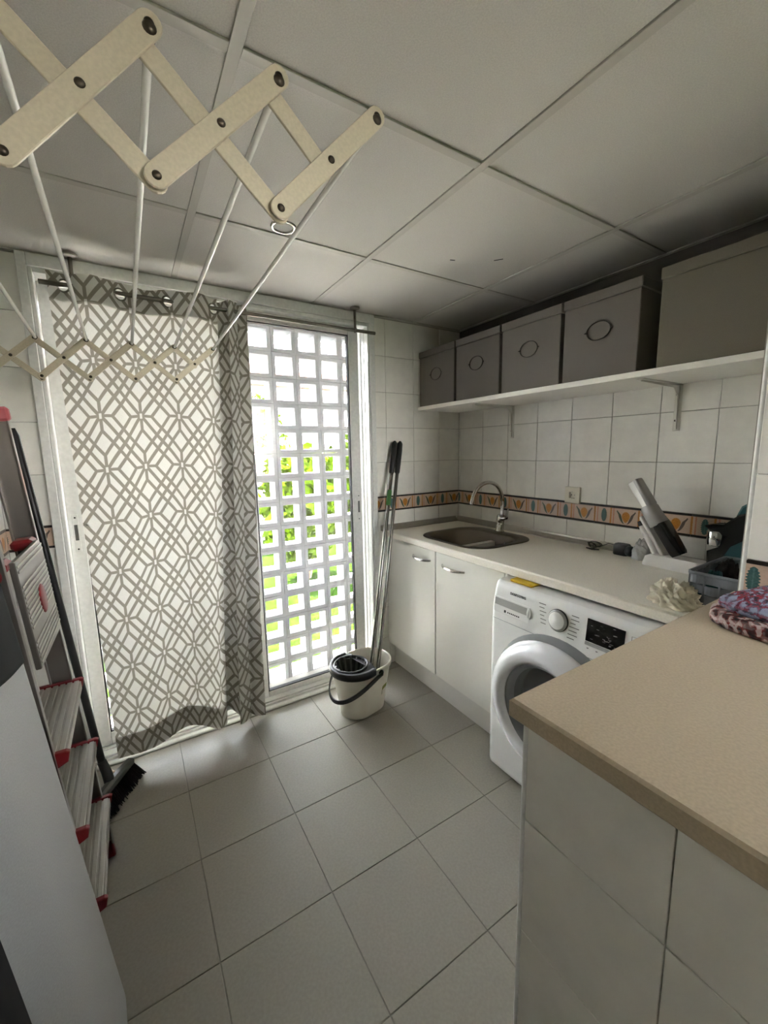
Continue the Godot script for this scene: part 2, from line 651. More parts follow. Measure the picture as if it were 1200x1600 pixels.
func build_tiles() -> void:
	var bm := mat("border_print", Color(1, 1, 1), 0.3)
	bm.albedo_texture = border_texture()
	var up := Vector3.UP
	var rows_up := edges(1.0775, H - 0.004, 1.0775, 0.2011)
	var rows_dn := edges(0.0, 0.985, 0.985 - 0.2011 * 5, 0.2011)
	var fl: Node3D = get_node("floor")
	tile_field(fl, Vector3(0, 0, 0), Vector3(0, 0, 1), Vector3(1, 0, 0), edges(0.0, ZB, 0.3938, 0.3326), edges(XL, XR, 0.8448, 0.3272), 0.0024, 0.006, 0.0012, "floor_tile", "tile", ZP, XP)
	var g := 0.0022
	# right wall, seen from -x: U = +z, N = U x V = -x
	var wr: Node3D = get_node("wall_right")
	var us := edges(0.0, ZP, 0.0155, 0.1995)
	tile_field(wr, Vector3(XR, 0, 0), Vector3(0, 0, 1), up, us, edges(1.0775, 1.8819, 1.0775, 0.2011), g, 0.008, 0.001, "wall_tile_glaze")
	# above the last full course, behind the boxes, the shade is painted as a dark band
	obj(bx(Vector3(XR - 0.001, 1.883, 0.001), Vector3(XR + 0.006, H - 0.002, ZP - 0.001), 0.0), "shade_band", M.wall_shade, wr)
	tile_field(wr, Vector3(XR, 0, 0), Vector3(0, 0, 1), up, us, [0.785, 0.985], g, 0.008, 0.001, "wall_tile_glaze")
	border_run(wr, Vector3(XR, 0, 0), Vector3(0, 0, 1), edges(0.0, ZP, 0.16, 0.1995), 0.1555)
	# back wall, seen from +z: U = +x
	var wb: Node3D = get_node("wall_back")
	var bu := edges(1.985, XR, 2.0700, 0.1995)
	tile_field(wb, Vector3.ZERO, Vector3(1, 0, 0), up, bu, rows_up, g, 0.008, 0.001, "wall_tile_glaze")
	tile_field(wb, Vector3.ZERO, Vector3(1, 0, 0), up, bu, rows_dn, g, 0.008, 0.001, "wall_tile_glaze")
	border_run(wb, Vector3.ZERO, Vector3(1, 0, 0), edges(1.985, XR, 2.05, 0.1995), 2.05)
	var bl := edges(XL, 0.482, 0.28, 0.1995)
	wb = get_node("wall_back_left")
	tile_field(wb, Vector3.ZERO, Vector3(1, 0, 0), up, bl, rows_up, g, 0.008, 0.001, "wall_tile_glaze")
	tile_field(wb, Vector3.ZERO, Vector3(1, 0, 0), up, bl, rows_dn, g, 0.008, 0.001, "wall_tile_glaze")
	border_run(wb, Vector3.ZERO, Vector3(1, 0, 0), bl, 0.28)
	# left wall, seen from +x: U = -z
	var wl: Node3D = get_node("wall_left")
	var lu := edges(-2.4, 0.0, -2.4, 0.1995)
	tile_field(wl, Vector3(XL, 0, 0), Vector3(0, 0, -1), up, lu, rows_up, g, 0.008, 0.001, "wall_tile_glaze")
	tile_field(wl, Vector3(XL, 0, 0), Vector3(0, 0, -1), up, lu, rows_dn, g, 0.008, 0.001, "wall_tile_glaze")
	border_run(wl, Vector3(XL, 0, 0), Vector3(0, 0, -1), lu, -2.4)
	# pier, seen from -x
	var wp: Node3D = get_node("wall_pier")
	var pu := edges(ZP + 0.012, 2.6, ZP + 0.012, 0.1995)
	tile_field(wp, Vector3(XP, 0, 0), Vector3(0, 0, 1), up, pu, rows_up, g, 0.008, 0.001, "wall_tile_glaze")
	border_run(wp, Vector3(XP, 0, 0), Vector3(0, 0, 1), pu, 1.69)
	struct(corner_bead(XP + 0.003, ZP + 0.003, 0.982, H - 0.002, 0.011), "trim_1", M.white_aluminium)


# rounded corner bead standing upright, its round side towards -x -z
func corner_bead(x: float, z: float, y0: float, y1: float, r: float) -> SurfaceTool:
	var st := S()
	var poly := [Vector2(x + r, z + r), Vector2(x - r * 0.15, z + r)]
	for k in 7:
		var a := PI + PI / 2 * k / 6
		poly.append(Vector2(x + r * 0.6 + cos(a) * r * 0.75, z + r * 0.6 + sin(a) * r * 0.75))
	poly.append(Vector2(x + r, z - r * 0.15))
	var a0 := []
	var a1 := []
	for p in poly:
		a0.append(Vector3(p.x, y0, p.y))
		a1.append(Vector3(p.x, y1, p.y))
	loft(st, [a0, a1], true, true, true, FLAT)
	return st


func build_ceiling() -> void:
	var ce := struct(bx(Vector3(XL - 0.2, H + 0.035, -0.36), Vector3(XR + 0.2, H + 0.1, ZB + 0.2), 0.0), "ceiling", M.plaster)
	var xs := edges(XL, XR, 1.0003, 0.6332, 0.03)
	var zs := edges(0.0, ZB, 0.573, 0.612, 0.03)
	for i in xs.size() - 1:
		for j in zs.size() - 1:
			var e := 0.0105
			var lo := Vector3(xs[i] + e, H + 0.0045, zs[j] + e)
			var hi := Vector3(xs[i + 1] - e, H + 0.013, zs[j + 1] - e)
			if (lo.x > XP and lo.z > ZP):
				continue
			put(arr(bx(lo - (lo + hi) / 2, hi - (lo + hi) / 2, 0.0015)), "ceiling_panel", M.ceiling_panel, ce).position = (lo + hi) / 2 + Vector3(0, rng.randf_range(-0.001, 0.001), 0)
	# exposed bars: a 24 mm face with the main runs a little lower
	for x in xs.slice(1, -1):
		var st := S()
		box(st, Vector3(x - 0.012, H, 0.002), Vector3(x + 0.012, H + 0.005, ZB - 0.002), 0.001)
		box(st, Vector3(x - 0.0015, H + 0.005, 0.002), Vector3(x + 0.0015, H + 0.034, ZB - 0.002))
		obj(st, "ceiling_bar", M.ceiling_bar, ce)
	for z in zs.slice(1, -1):
		for i in xs.size() - 1:
			var st := S()
			box(st, Vector3(xs[i] + (0.012 if i else 0.0), H + 0.0006, z - 0.012), Vector3(xs[i + 1] - (0.012 if i < xs.size() - 2 else 0.0), H + 0.0054, z + 0.012), 0.001)
			box(st, Vector3(xs[i] + 0.012, H + 0.005, z - 0.0015), Vector3(xs[i + 1] - 0.012, H + 0.034, z + 0.0015))
			obj(st, "ceiling_bar", M.ceiling_bar, ce)
	var rim := S()
	box(rim, Vector3(XL, H - 0.001, 0.0), Vector3(XR, H + 0.004, 0.018), 0.001)
	box(rim, Vector3(XL, H - 0.001, 0.018), Vector3(XL + 0.018, H + 0.004, ZB), 0.001)
	box(rim, Vector3(XR - 0.018, H - 0.001, 0.018), Vector3(XR, H + 0.004, ZP), 0.001)
	obj(rim, "ceiling_edge", M.ceiling_bar, ce)
	# two slots cut in a panel
	for s in [[Vector3(1.931, 0, 0.733), 0.022, 0.3], [Vector3(2.090, 0, 0.826), 0.036, 0.9]]:
		var st := bx(Vector3(-s[1] / 2, H + 0.0036, -0.004), Vector3(s[1] / 2, H + 0.0046, 0.004), 0.0003)
		var o := obj(st, "slot", M.slit_dark, ce)
		o.position = Vector3(s[0].x, 0, s[0].z)
		o.rotation.y = -s[2]
	# recessed lamp, not lit
	var sp := thing("recessed_spotlight", "small round recessed ceiling spotlight with chrome rim, switched off", "spotlight", Vector3(1.275, H + 0.0045, 0.635))
	var r := S()
	lathe(r, [Vector2(0.030, 0.012), Vector2(0.031, -0.001), Vector2(0.034, -0.005), Vector2(0.041, -0.004), Vector2(0.043, 0.0)], 32)
	obj(r, "rim", M.spot_chrome, sp)
	var rf := S()
	lathe(rf, [Vector2(0.031, 0.0), Vector2(0.024, 0.012), Vector2(0.018, 0.020), Vector2(0.0, 0.022)], 28)
	obj(rf, "reflector", M.spot_chrome, sp)
	var ln := S()
	lathe(ln, [Vector2(0.016, 0.018), Vector2(0.014, 0.010), Vector2(0.0, 0.008)], 20)
	obj(ln, "lens", M.lens_dark, sp)


func arr(st: SurfaceTool) -> ArrayMesh:
	st.generate_normals()
	return st.commit()


# rectangular ring standing in the xy plane: outer x0..x1,y0..y1, widths l r b t
func picture_frame(st: SurfaceTool, x0: float, x1: float, y0: float, y1: float, l: float, r: float, b: float, t: float, z0: float, z1: float, c := 0.002) -> void:
	box(st, Vector3(x0, y0, z0), Vector3(x0 + l, y1, z1), c)
	box(st, Vector3(x1 - r, y0, z0), Vector3(x1, y1, z1), c)
	box(st, Vector3(x0 + l, y0, z0 + 0.0004), Vector3(x1 - r, y0 + b, z1 - 0.0004), c)
	box(st, Vector3(x0 + l, y1 - t, z0 + 0.0004), Vector3(x1 - r, y1, z1 - 0.0004), c)


func build_door() -> void:
	var d := Node3D.new()
	d.name = "door_1"
	d.set_meta("kind", "structure")
	add_child(d)
	var ft := S()
	# flange on the wall, a second step, then the deep part that carries the tracks
	picture_frame(ft, 0.484, 1.985, 0.0, 2.084, 0.030, 0.030, 0.022, 0.045, -0.02, 0.030)
	picture_frame(ft, 0.514, 1.955, 0.022, 2.039, 0.014, 0.012, 0.010, 0.018, -0.02, 0.022)
	picture_frame(ft, 0.505, 1.960, 0.0, 2.044, 0.016, 0.008, 0.018, 0.020, -0.11, -0.0201, 0.0)
	box(ft, Vector3(0.52, 0.0, 0.03), Vector3(1.95, 0.012, 0.060), 0.004)
	# track ridges, floor and head, and the groove down the right jamb
	for z in [-0.034, -0.076]:
		box(ft, Vector3(0.521, 0.018, z - 0.003), Vector3(1.952, 0.030, z + 0.003), 0.001)
		box(ft, Vector3(1.946, 0.03, z - 0.004), Vector3(1.952, 2.02, z + 0.004), 0.001)
	obj(ft, "frame", M.white_aluminium, d)
	for s in [[0.524, 1.296, -0.100, -0.062, 0.054], [1.236, 1.902, -0.052, -0.014, 0.060]]:
		var st := S()
		picture_frame(st, s[0], s[1], 0.026, 2.020, s[4], s[4], 0.060 if s[2] < -0.08 else 0.036, 0.046, s[2], s[3], 0.003)
		var sash := obj(st, "sash", M.white_aluminium, d)
		var b: float = 0.086 if s[2] < -0.08 else 0.062
		var x0: float = s[0] + s[4]
		var x1: float = s[1] - s[4]
		var gk := S()
		picture_frame(gk, x0 - 0.001, x1 + 0.001, b - 0.001, 1.9755, 0.006, 0.006, 0.006, 0.006, s[2] + 0.010, s[3] - 0.004, 0.0)
		obj(gk, "gasket", M.gasket, sash)
		obj(bx(Vector3(x0, b, s[2] + 0.017), Vector3(x1, 1.975, s[2] + 0.021), 0.0), "glass", M.window_glass, sash)
		var lock := S()
		var lx: float = s[0] + 0.026 if s[2] < -0.08 else s[1] - 0.022
		box(lock, Vector3(lx - 0.011, 0.945, s[3] - 0.001), Vector3(lx + 0.011, 1.105, s[3] + 0.002), 0.001)
		obj(lock, "lock_plate", M.white_aluminium, sash)
		var lk := S()
		box(lk, Vector3(lx - 0.006, 0.995, s[3] + 0.0015), Vector3(lx + 0.006, 1.062, s[3] + 0.0032), 0.0005)
		obj(lk, "finger_pull", M.grey_plastic, sash)
		for y in [0.957, 1.092]:
			var sc := S()
			lathe(sc, [Vector2(0.0, 0.0015), Vector2(0.003, 0.0015), Vector2(0.0035, 0.0)], 10, axis_xf(Vector3(lx, y, s[3] + 0.002), Vector3(0, 0, 1)))
			obj(sc, "screw", M.gasket, sash)


func build_screen() -> void:
	# white concrete screen outside the door: one hollow block per cell
	var t := Node3D.new()
	t.name = "block_screen"
	add_child(t)
	tag(t, "white concrete screen of square hollow blocks outside the sliding door", "block screen")
	var pitch := 0.1362
	var st := S()
	var o := pitch / 2 - 0.0006
	var n := 0.0485
	var zf := 0.0
	var zb := -0.10
	var outer := [[-o, -o], [o, -o], [o, o], [-o, o]]
	var lips := [[n + 0.0015, zf], [n - 0.0015, zf - 0.004], [n - 0.0035, (zf + zb) / 2], [n - 0.0015, zb + 0.004], [n + 0.0015, zb]]
	var loops := []
	loops.append(outer.map(func(p): return Vector3(p[0], p[1], zb)))
	loops.append(outer.map(func(p): return Vector3(p[0], p[1], zf - 0.002)))
	loops.append(outer.map(func(p): return Vector3(p[0] * 0.985, p[1] * 0.985, zf)))
	for l in lips:
		loops.append([Vector3(-l[0], -l[0], l[1]), Vector3(l[0], -l[0], l[1]), Vector3(l[0], l[0], l[1]), Vector3(-l[0], l[0], l[1])])
	loops.append(loops[0])
	loft(st, loops, true, false, false, FLAT)
	var m := arr(st)
	var k0 := -6
	for i in 11:
		for j in 16:
			var c := Vector3(1.4035 + (i + k0) * pitch, 1.954 - j * pitch, -0.2)
			if c.y < -0.02:
				continue
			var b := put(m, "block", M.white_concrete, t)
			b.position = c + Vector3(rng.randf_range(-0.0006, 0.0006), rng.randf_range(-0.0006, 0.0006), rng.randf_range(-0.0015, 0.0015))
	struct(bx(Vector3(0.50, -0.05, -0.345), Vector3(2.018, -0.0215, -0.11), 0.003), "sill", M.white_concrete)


func leafy(called: String, label: String, at: Vector3, size: Vector3, count: int, group := "") -> void:
	var t := thing(called, label, "shrub", at, 0.0, group)
	var tr := S()
	for k in 4:
		var a := TAU * k / 4.0 + 0.4
		tube(tr, [Vector3(cos(a) * 0.05, 0, sin(a) * 0.05), Vector3(cos(a) * size.x * 0.2, size.y * 0.45, sin(a) * size.z * 0.2), Vector3(cos(a) * size.x * 0.35, size.y * 0.8, sin(a) * size.z * 0.35)], [0.04, 0.025, 0.01], 6)
	obj(tr, "stem", M.trunk, t)
	var st := S()
	for k in count:
		var d := Vector3(rng.randfn(), rng.randfn(), rng.randfn()).normalized()
		var rr := pow(rng.randf(), 0.4)
		var p := Vector3(d.x * size.x * 0.5, size.y * 0.55 + d.y * size.y * 0.45, d.z * size.z * 0.5) * Vector3(rr, 1, rr)
		p.y = size.y * 0.55 + d.y * size.y * 0.45 * rr
		var b := Basis.from_euler(Vector3(rng.randf() * TAU, rng.randf() * TAU, rng.randf() * TAU))
		var l := rng.randf_range(0.05, 0.11)
		var w := l * 0.42
		tri(st, p + b * Vector3(-l, 0, 0), p + b * Vector3(0, 0.2 * w, w), p + b * Vector3(0, 0.2 * w, -w))
		tri(st, p + b * Vector3(0, 0.2 * w, w), p + b * Vector3(l, 0, 0), p + b * Vector3(0, 0.2 * w, -w))
	var f := obj(st, "foliage", M.leaf, t)
	f.set_meta("kind", "stuff")


func build_outside() -> void:
	struct(bx(Vector3(-30, -1.2, -45), Vector3(34, -0.42, 30), 0.0), "ground", M.lawn)
	leafy("garden_shrub", "tall yellow-green shrub seen through the middle columns of the block screen", Vector3(2.75, -0.42, -3.3), Vector3(1.2, 1.9, 1.0), 2600, "")
	leafy("garden_shrub", "yellow-green shrub seen through the screen beside the right door jamb", Vector3(4.15, -0.42, -4.2), Vector3(1.3, 2.2, 1.2), 2600, "")
	leafy("garden_shrub", "distant tree-like shrub rising above the white garden wall", Vector3(3.9, -0.42, -9.5), Vector3(1.6, 3.4, 1.4), 2200, "")
	var wall := S()
	box(wall, Vector3(0.2, -0.42, -5.6), Vector3(2.75, 0.95, -5.4), 0.02)
	struct(wall, "wall_garden", M.house_white)
	var h := thing("house", "white rendered house with brown roof edge beyond the garden", "house", Vector3(3.5, -0.42, -16.0))
	obj(bx(Vector3(-9, 0, -6), Vector3(12, 4.6, 0), 0.02), "wall", M.house_white, h)
	var rf := S()
	prism(rf, [Vector2(-0.5, 4.6), Vector2(6.5, 4.6), Vector2(3.0, 6.0)], -9.4, 12.4, Transform3D(Basis(Vector3(0, 0, -1), Vector3(0, 1, 0), Vector3(1, 0, 0)), Vector3.ZERO))
	obj(rf, "roof", M.roof_brown, h)
	for x in [-7.0, -4.2, -1.0, 2.35, 5.2, 8.6]:
		for y in [0.9, 2.75]:
			var w := obj(bx(Vector3(x, y, -0.05), Vector3(x + 0.8, y + 1.1, 0.03), 0.005), "window", M.house_window, h)
			var fr := S()
			picture_frame(fr, x, x + 0.8, y, y + 1.1, 0.06, 0.06, 0.06, 0.06, 0.0, 0.05)
			obj(fr, "window_frame", M.white_aluminium, w)
	var sh := thing("tiled_porch", "small white porch with brown tiled roof behind the garden wall", "porch", Vector3(2.75, -0.42, -7.0))
	obj(bx(Vector3(-1.2, 0, -0.8), Vector3(0.35, 1.25, 0.8), 0.02), "wall", M.house_white, sh)
	var pr := S()
	prism(pr, [Vector2(-1.0, 1.25), Vector2(1.0, 1.25), Vector2(0.0, 1.75)], -1.35, 0.5, Transform3D(Basis(Vector3(0, 0, -1), Vector3(0, 1, 0), Vector3(1, 0, 0)), Vector3.ZERO))
	obj(pr, "roof", M.roof_brown, sh)


# ------------------------------------------------------------------ curtain
func seg_dist(p: Vector2, a: Vector2, b: Vector2) -> float:
	var t := clampf((p - a).dot(b - a) / (b - a).length_squared(), 0.0, 1.0)
	return p.distance_to(a + (b - a) * t)


func curtain_texture() -> ImageTexture:
	var w := 224
	var h := 316
	var X := 0.148
	var Y := 0.208
	var sx := 0.27 * X
	var sy := 0.27 * Y
	var segs := []
	for ox in [-X, 0.0, X]:
		for oy in [-Y, 0.0, Y]:
			var o := Vector2(ox, oy)
			segs.append([o + Vector2(0, 0.012), o + Vector2(0, sy), 0.0058])
			segs.append([o - Vector2(0, 0.012), o - Vector2(0, sy), 0.0058])
			segs.append([o + Vector2(0.010, 0), o + Vector2(sx, 0), 0.0058])
			segs.append([o - Vector2(0.010, 0), o - Vector2(sx, 0), 0.0058])
			for m in [1.0, -1.0]:
				var n := o + Vector2(m * X, Y)
				segs.append([o + Vector2(m * 0.010, 0.012), n - Vector2(m * 0.010, 0.012), 0.0062])
				segs.append([o + Vector2(0, sy), n - Vector2(m * sx, 0), 0.0058])
				segs.append([o + Vector2(m * sx, 0), n - Vector2(0, sy), 0.0058])
	var im := Image.create(w, h, false, Image.FORMAT_RGB8)
	var yarn := FastNoiseLite.new()
	yarn.frequency = 0.5
	for y in h:
		for x in w:
			var p := Vector2((x + 0.5) / w * X, (y + 0.5) / h * Y)
			var d := 1.0
			for s in segs:
				if d > 0.0:
					d = minf(d, seg_dist(p, s[0], s[1]) - s[2])
			# square knot round a small white slot where the lines meet
			var q := Vector2(minf(p.x, X - p.x), minf(p.y, Y - p.y))
			if q.x < 0.0125 and q.y < 0.0165:
				d = -1.0
			if q.x < 0.0048 and q.y < 0.0105:
				d = 1.0
			var ink := clampf(0.5 - d / 0.0009, 0.0, 1.0)
			var e := yarn.get_noise_2d(x * 0.8, y * 0.06) * 0.05 + yarn.get_noise_2d(x * 0.1, y * 0.9 + 500) * 0.03
			var c := Color(0.89, 0.88, 0.86).lerp(Color(0.585, 0.56, 0.515), ink)
			c = c.lightened(e) if e > 0 else c.darkened(-e)
			im.set_pixel(x, y, c)
	return ImageTexture.create_from_image(im)


func cubic(a: Array, t: float) -> float:
	var n := a.size() - 1
	var f := clampf(t, 0.0, 1.0) * n
	var i := mini(int(f), n - 1)
	return cubic_interpolate(a[i], a[i + 1], a[maxi(i - 1, 0)], a[mini(i + 2, n)], f - i)


func curtain_point(s: float, v: float) -> Vector3:   # s along the cloth 0..1, v 0 bottom .. 1 top
	# plan of the top and bottom edges: a flat run, then deep folds where the cloth is gathered
	var tx := [0.572, 0.620, 0.665, 0.710, 0.755, 0.796, 0.84, 0.88, 0.92, 0.963, 1.01, 1.055, 1.10, 1.140, 1.158, 1.150, 1.172, 1.200, 1.198, 1.222, 1.244, 1.240, 1.262, 1.284]
	var tz := [0.075, 0.075, 0.096, 0.102, 0.096, 0.075, 0.054, 0.048, 0.054, 0.075, 0.096, 0.102, 0.096, 0.075, 0.070, 0.048, 0.046, 0.085, 0.104, 0.085, 0.060, 0.047, 0.055, 0.075]
	var bx_ := [0.605, 0.645, 0.685, 0.722, 0.760, 0.795, 0.830, 0.862, 0.895, 0.926, 0.958, 0.990, 1.018, 1.040, 1.060, 1.052, 1.085, 1.118, 1.112, 1.140, 1.172, 1.180, 1.205, 1.243]
	var bz := [0.084, 0.092, 0.104, 0.112, 0.110, 0.100, 0.090, 0.084, 0.086, 0.096, 0.112, 0.124, 0.116, 0.100, 0.086, 0.078, 0.084, 0.120, 0.128, 0.110, 0.086, 0.078, 0.090, 0.100]
	var w := smoothstep(0.0, 1.0, v)
	var x := lerpf(cubic(bx_, s), cubic(tx, s), lerpf(v, w, 0.3))
	var z := lerpf(cubic(bz, s), cubic(tz, s), v)
	z += 0.005 * sin(s * 40.0 + v * 3.0) * (1.0 - v) * v * 2.0
	var by := [0.040, 0.042, 0.046, 0.052, 0.056, 0.062, 0.072, 0.080, 0.084, 0.080, 0.072, 0.056, 0.036, 0.030, 0.040, 0.080, 0.092, 0.060, 0.030, 0.020, 0.024, 0.030, 0.018, 0.014]
	var y := lerpf(cubic(by, s), 2.016 + 0.003 * cos(s * 50.0), v)
	return Vector3(x, y, z)


func curtain_sheet(s0: float, s1: float, v0: float, v1: float, ns: int, nv: int, dz: float, holes := []) -> SurfaceTool:
	var st := S()
	st.set_smooth_group(SMOOTH)
	var u := [0.0]
	for i in ns:
		var a := curtain_point(lerpf(s0, s1, float(i) / ns), 0.75)
		var b := curtain_point(lerpf(s0, s1, float(i + 1) / ns), 0.75)
		u.append(u[-1] + a.distance_to(b))
	var P := func(i: int, j: int) -> Vector3:
		return curtain_point(lerpf(s0, s1, float(i) / ns), lerpf(v0, v1, float(j) / nv)) + Vector3(0, 0, dz)
	for i in ns:
		for j in nv:
			var p := [P.call(i, j), P.call(i + 1, j), P.call(i + 1, j + 1), P.call(i, j + 1)]
			var mid: Vector3 = (p[0] + p[2]) / 2
			var cut := false
			for h in holes:
				if Vector2(mid.x - h.x, mid.y - h.y).length() < 0.0200:
					cut = true
			if cut:
				continue
			var uv := []
			for q in [[i, j], [i + 1, j], [i + 1, j + 1], [i, j + 1]]:
				uv.append(Vector2((u[q[0]] + 0.035 + 0.0) / 0.148, (2.070 - lerpf(v0, v1, float(q[1]) / nv) * 1.96) / 0.208))
			quv(st, p, uv)
	return st


func build_curtain() -> void:
	var cm := mat("curtain_cloth", Color(1, 1, 1), 0.95)
	cm.albedo_texture = curtain_texture()
	cm.backlight_enabled = true
	cm.backlight = Color(0.60, 0.60, 0.595)
	cm.cull_mode = BaseMaterial3D.CULL_DISABLED
	var lin := mat("curtain_lining", Color(0.80, 0.78, 0.74), 0.95)
	lin.backlight_enabled = true
	lin.backlight = Color(0.14, 0.136, 0.13)
	var rod := thing("curtain_rod", "slim grey metal curtain rod hung from the ceiling in front of the sliding door", "curtain rod", Vector3(0.548, 1.975, 0.075))
	var st := S()
	tube(st, [Vector3(0.0, 0, 0), Vector3(0.7, 0, 0), Vector3(1.412, 0, 0)], 0.0085, 14)
	obj(st, "pole", M.rivet_grey if M.has("rivet_grey") else mat("rivet_grey", Color(0.46, 0.44, 0.41), 0.35, 0.7), rod)
	for x in [0.649, 1.840]:
		var b := S()
		var l: float = x - 0.548
		lathe(b, [Vector2(0.0, 0.1115), Vector2(0.026, 0.1115), Vector2(0.026, 0.107), Vector2(0.022, 0.104), Vector2(0.007, 0.100), Vector2(0.006, 0.012), Vector2(0.0, 0.012)], 18, Transform3D(Basis.IDENTITY, Vector3(l, 0, 0)), true)
		torus(b, Vector3(l, 0, 0), Basis(Vector3(0, 1, 0), Vector3(0, 0, 1), Vector3(1, 0, 0)), 0.0115, 0.003, 18, 8)
		obj(b, "ceiling_bracket", M.rivet_grey, rod)
	var c := thing("curtain", "cream curtain printed with taupe interlaced diamonds covering the left door panel", "curtain", Vector3(0.9, 0.03, 0.09))
	var off := Vector3(0.9, 0.03, 0.09)
	var holes := [Vector3(0.620, 1.972, 0.075), Vector3(0.796, 1.972, 0.075), Vector3(0.963, 1.972, 0.075), Vector3(1.140, 1.972, 0.075)]
	var body := obj(curtain_sheet(0, 1, 0.0, 0.955, 190, 90, 0.0), "cloth_panel", cm, c)
	body.position = -off
	var hd := obj(curtain_sheet(0, 1, 0.955, 1.0, 340, 26, 0.0, holes), "heading", cm, c)
	hd.position = -off
	hd.set_meta("label", "doubled heading band with eyelets")
	var hd2 := obj(curtain_sheet(0, 1, 0.950, 0.999, 340, 28, -0.0016, holes), "heading_lining", cm, c)
	hd2.position = -off
	hd2.material_override = lin
	var hm := obj(curtain_sheet(0, 1, 0.0015, 0.052, 150, 5, -0.0022), "hem", cm, c)
	hm.position = -off
	hm.material_override = lin
	hm.set_meta("label", "doubled hem at the foot of the curtain")
	var gf := obj(curtain_sheet(0.60, 1.0, 0.055, 0.955, 60, 40, -0.006), "gather_shade_layer", lin, c)  # extra layer added to hold back light behind the gathered folds
	gf.position = -off
	for h in holes:
		var s := 0.0
		# angle of the cloth at the eyelet
		var r := ring(h - off, Basis(Vector3(0, 1, 0), 0.45 if fmod(h.x * 10.0, 2.0) > 1.0 else -0.45), 0.0215, 0.0035, 28, 8)
		obj(r, "eyelet", M.rivet_grey, c)


# ------------------------------------------------------------------ half wall with ledge
func build_half_wall() -> void:
	struct(bx(Vector3(XH + 0.006, 0, 1.706), Vector3(XP + 0.006, 0.947, ZB), 0.0), "wall_half", M.grout)
	var hw: Node3D = get_node("wall_half")
	var up := Vector3.UP
	tile_field(hw, Vector3(XH, 0, 0), Vector3(0, 0, 1), up, edges(1.712, 2.7, 1.907, 0.1995), edges(0.0, 0.947, 0.985 - 0.2011 * 5, 0.2011), 0.0014, 0.008, 0.0008, "wall_tile_glaze")
	struct(corner_bead(XH + 0.002, 1.702, 0.0, 0.946, 0.010), "trim_2", M.white_aluminium)
	var st := S()
	prism(st, [Vector2(1.209, -1.690), Vector2(2.034, -1.690), Vector2(2.034, -1.7105), Vector2(1.9805, -1.7105), Vector2(1.9805, -ZB + 0.001), Vector2(1.209, -ZB + 0.001)], 0.948, 0.980, Transform3D(Basis(Vector3(1, 0, 0), Vector3(0, 0, -1), Vector3(0, 1, 0)), Vector3.ZERO), 0.004)
	var o := obj(st, "ledge_slab", M.beige_laminate)
	tag(o, "beige stone-look ledge slab on top of the white tiled half wall", "ledge")


# ------------------------------------------------------------------ worktop, sink, cabinets
func build_worktop() -> void:
	var x0 := 2.037
	var x1 := XR - 0.001
	var z0 := 0.001
	var z1 := ZP - 0.006
	var c := Vector2(2.33, 0.47)
	var hole := rrect(c.x, c.y, 0.40, 0.46, 0.12, HC, 10)
	var outer := []
	var inset := []
	for p in hole:
		var d := Vector2(p.x - c.x, p.z - c.y)
		var k := INF
		for e in [[d.x, x0 - c.x], [d.x, x1 - c.x], [d.y, z0 - c.y], [d.y, z1 - c.y]]:
			if absf(e[0]) > 1e-6 and e[1] / e[0] > 0:
				k = minf(k, e[1] / e[0])
		outer.append(Vector2(c.x + d.x * k, c.y + d.y * k))
	for q in [Vector2(x0, z0), Vector2(x1, z0), Vector2(x0, z1), Vector2(x1, z1)]:
		var best := 0
		for i in outer.size():
			if absf((outer[i] - c).angle_to(q - c)) < absf((outer[best] - c).angle_to(q - c)):
				best = i
		outer[best] = q
	var at := func(y: float, e: float) -> Array:
		return outer.map(func(p): return Vector3(clampf(p.x, x0 + e, x1 - e), y, clampf(p.y, z0 + e, z1 - e)))
	var lo := 0.837
	var hb := hole.map(func(p): return Vector3(p.x, lo, p.z))
	var st := S()
	loft(st, [hb, hole], true, false, false, 3)
	loft(st, [hole, at.call(HC, 0.006)], true, false, false, FLAT)
	loft(st, [at.call(HC, 0.006), at.call(HC - 0.002, 0.0018), at.call(HC - 0.006, 0.0)], true, false, false, 4)
	loft(st, [at.call(HC - 0.006, 0.0), at.call(lo + 0.003, 0.0)], true, false, false, FLAT)
	loft(st, [at.call(lo + 0.003, 0.0), at.call(lo, 0.003), hb], true, false, false, FLAT)
	var o := obj(st, "worktop", M.white_worktop)
	tag(o, "off-white worktop along the tiled wall over cabinets and washing machine", "worktop")
	# metal upstand strips where the worktop meets the walls
	var prof := [Vector2(0, 0.0004), Vector2(0.030, 0.0004), Vector2(0.030, 0.004), Vector2(0.022, 0.009), Vector2(0.010, 0.022), Vector2(0.006, 0.031), Vector2(0, 0.031)]
	var s1 := S()
	prism(s1, prof, 0.002, 1.700, Transform3D(Basis(Vector3(-1, 0, 0), Vector3(0, 1, 0), Vector3(0, 0, -1)), Vector3(XR - 0.0015, HC, 1.702)))
	struct(s1, "trim_3", M.alu_strip)
	var s2 := S()
	prism(s2, prof, 0.0, 0.585, Transform3D(Basis(Vector3(0, 0, 1), Vector3(0, 1, 0), Vector3(-1, 0, 0)), Vector3(2.608, HC, 0.0015)))
	box(s2, Vector3(2.016, HC - 0.004, 0.0015), Vector3(2.026, HC + 0.030, 0.030), 0.002)
	struct(s2, "trim_4", M.alu_strip)


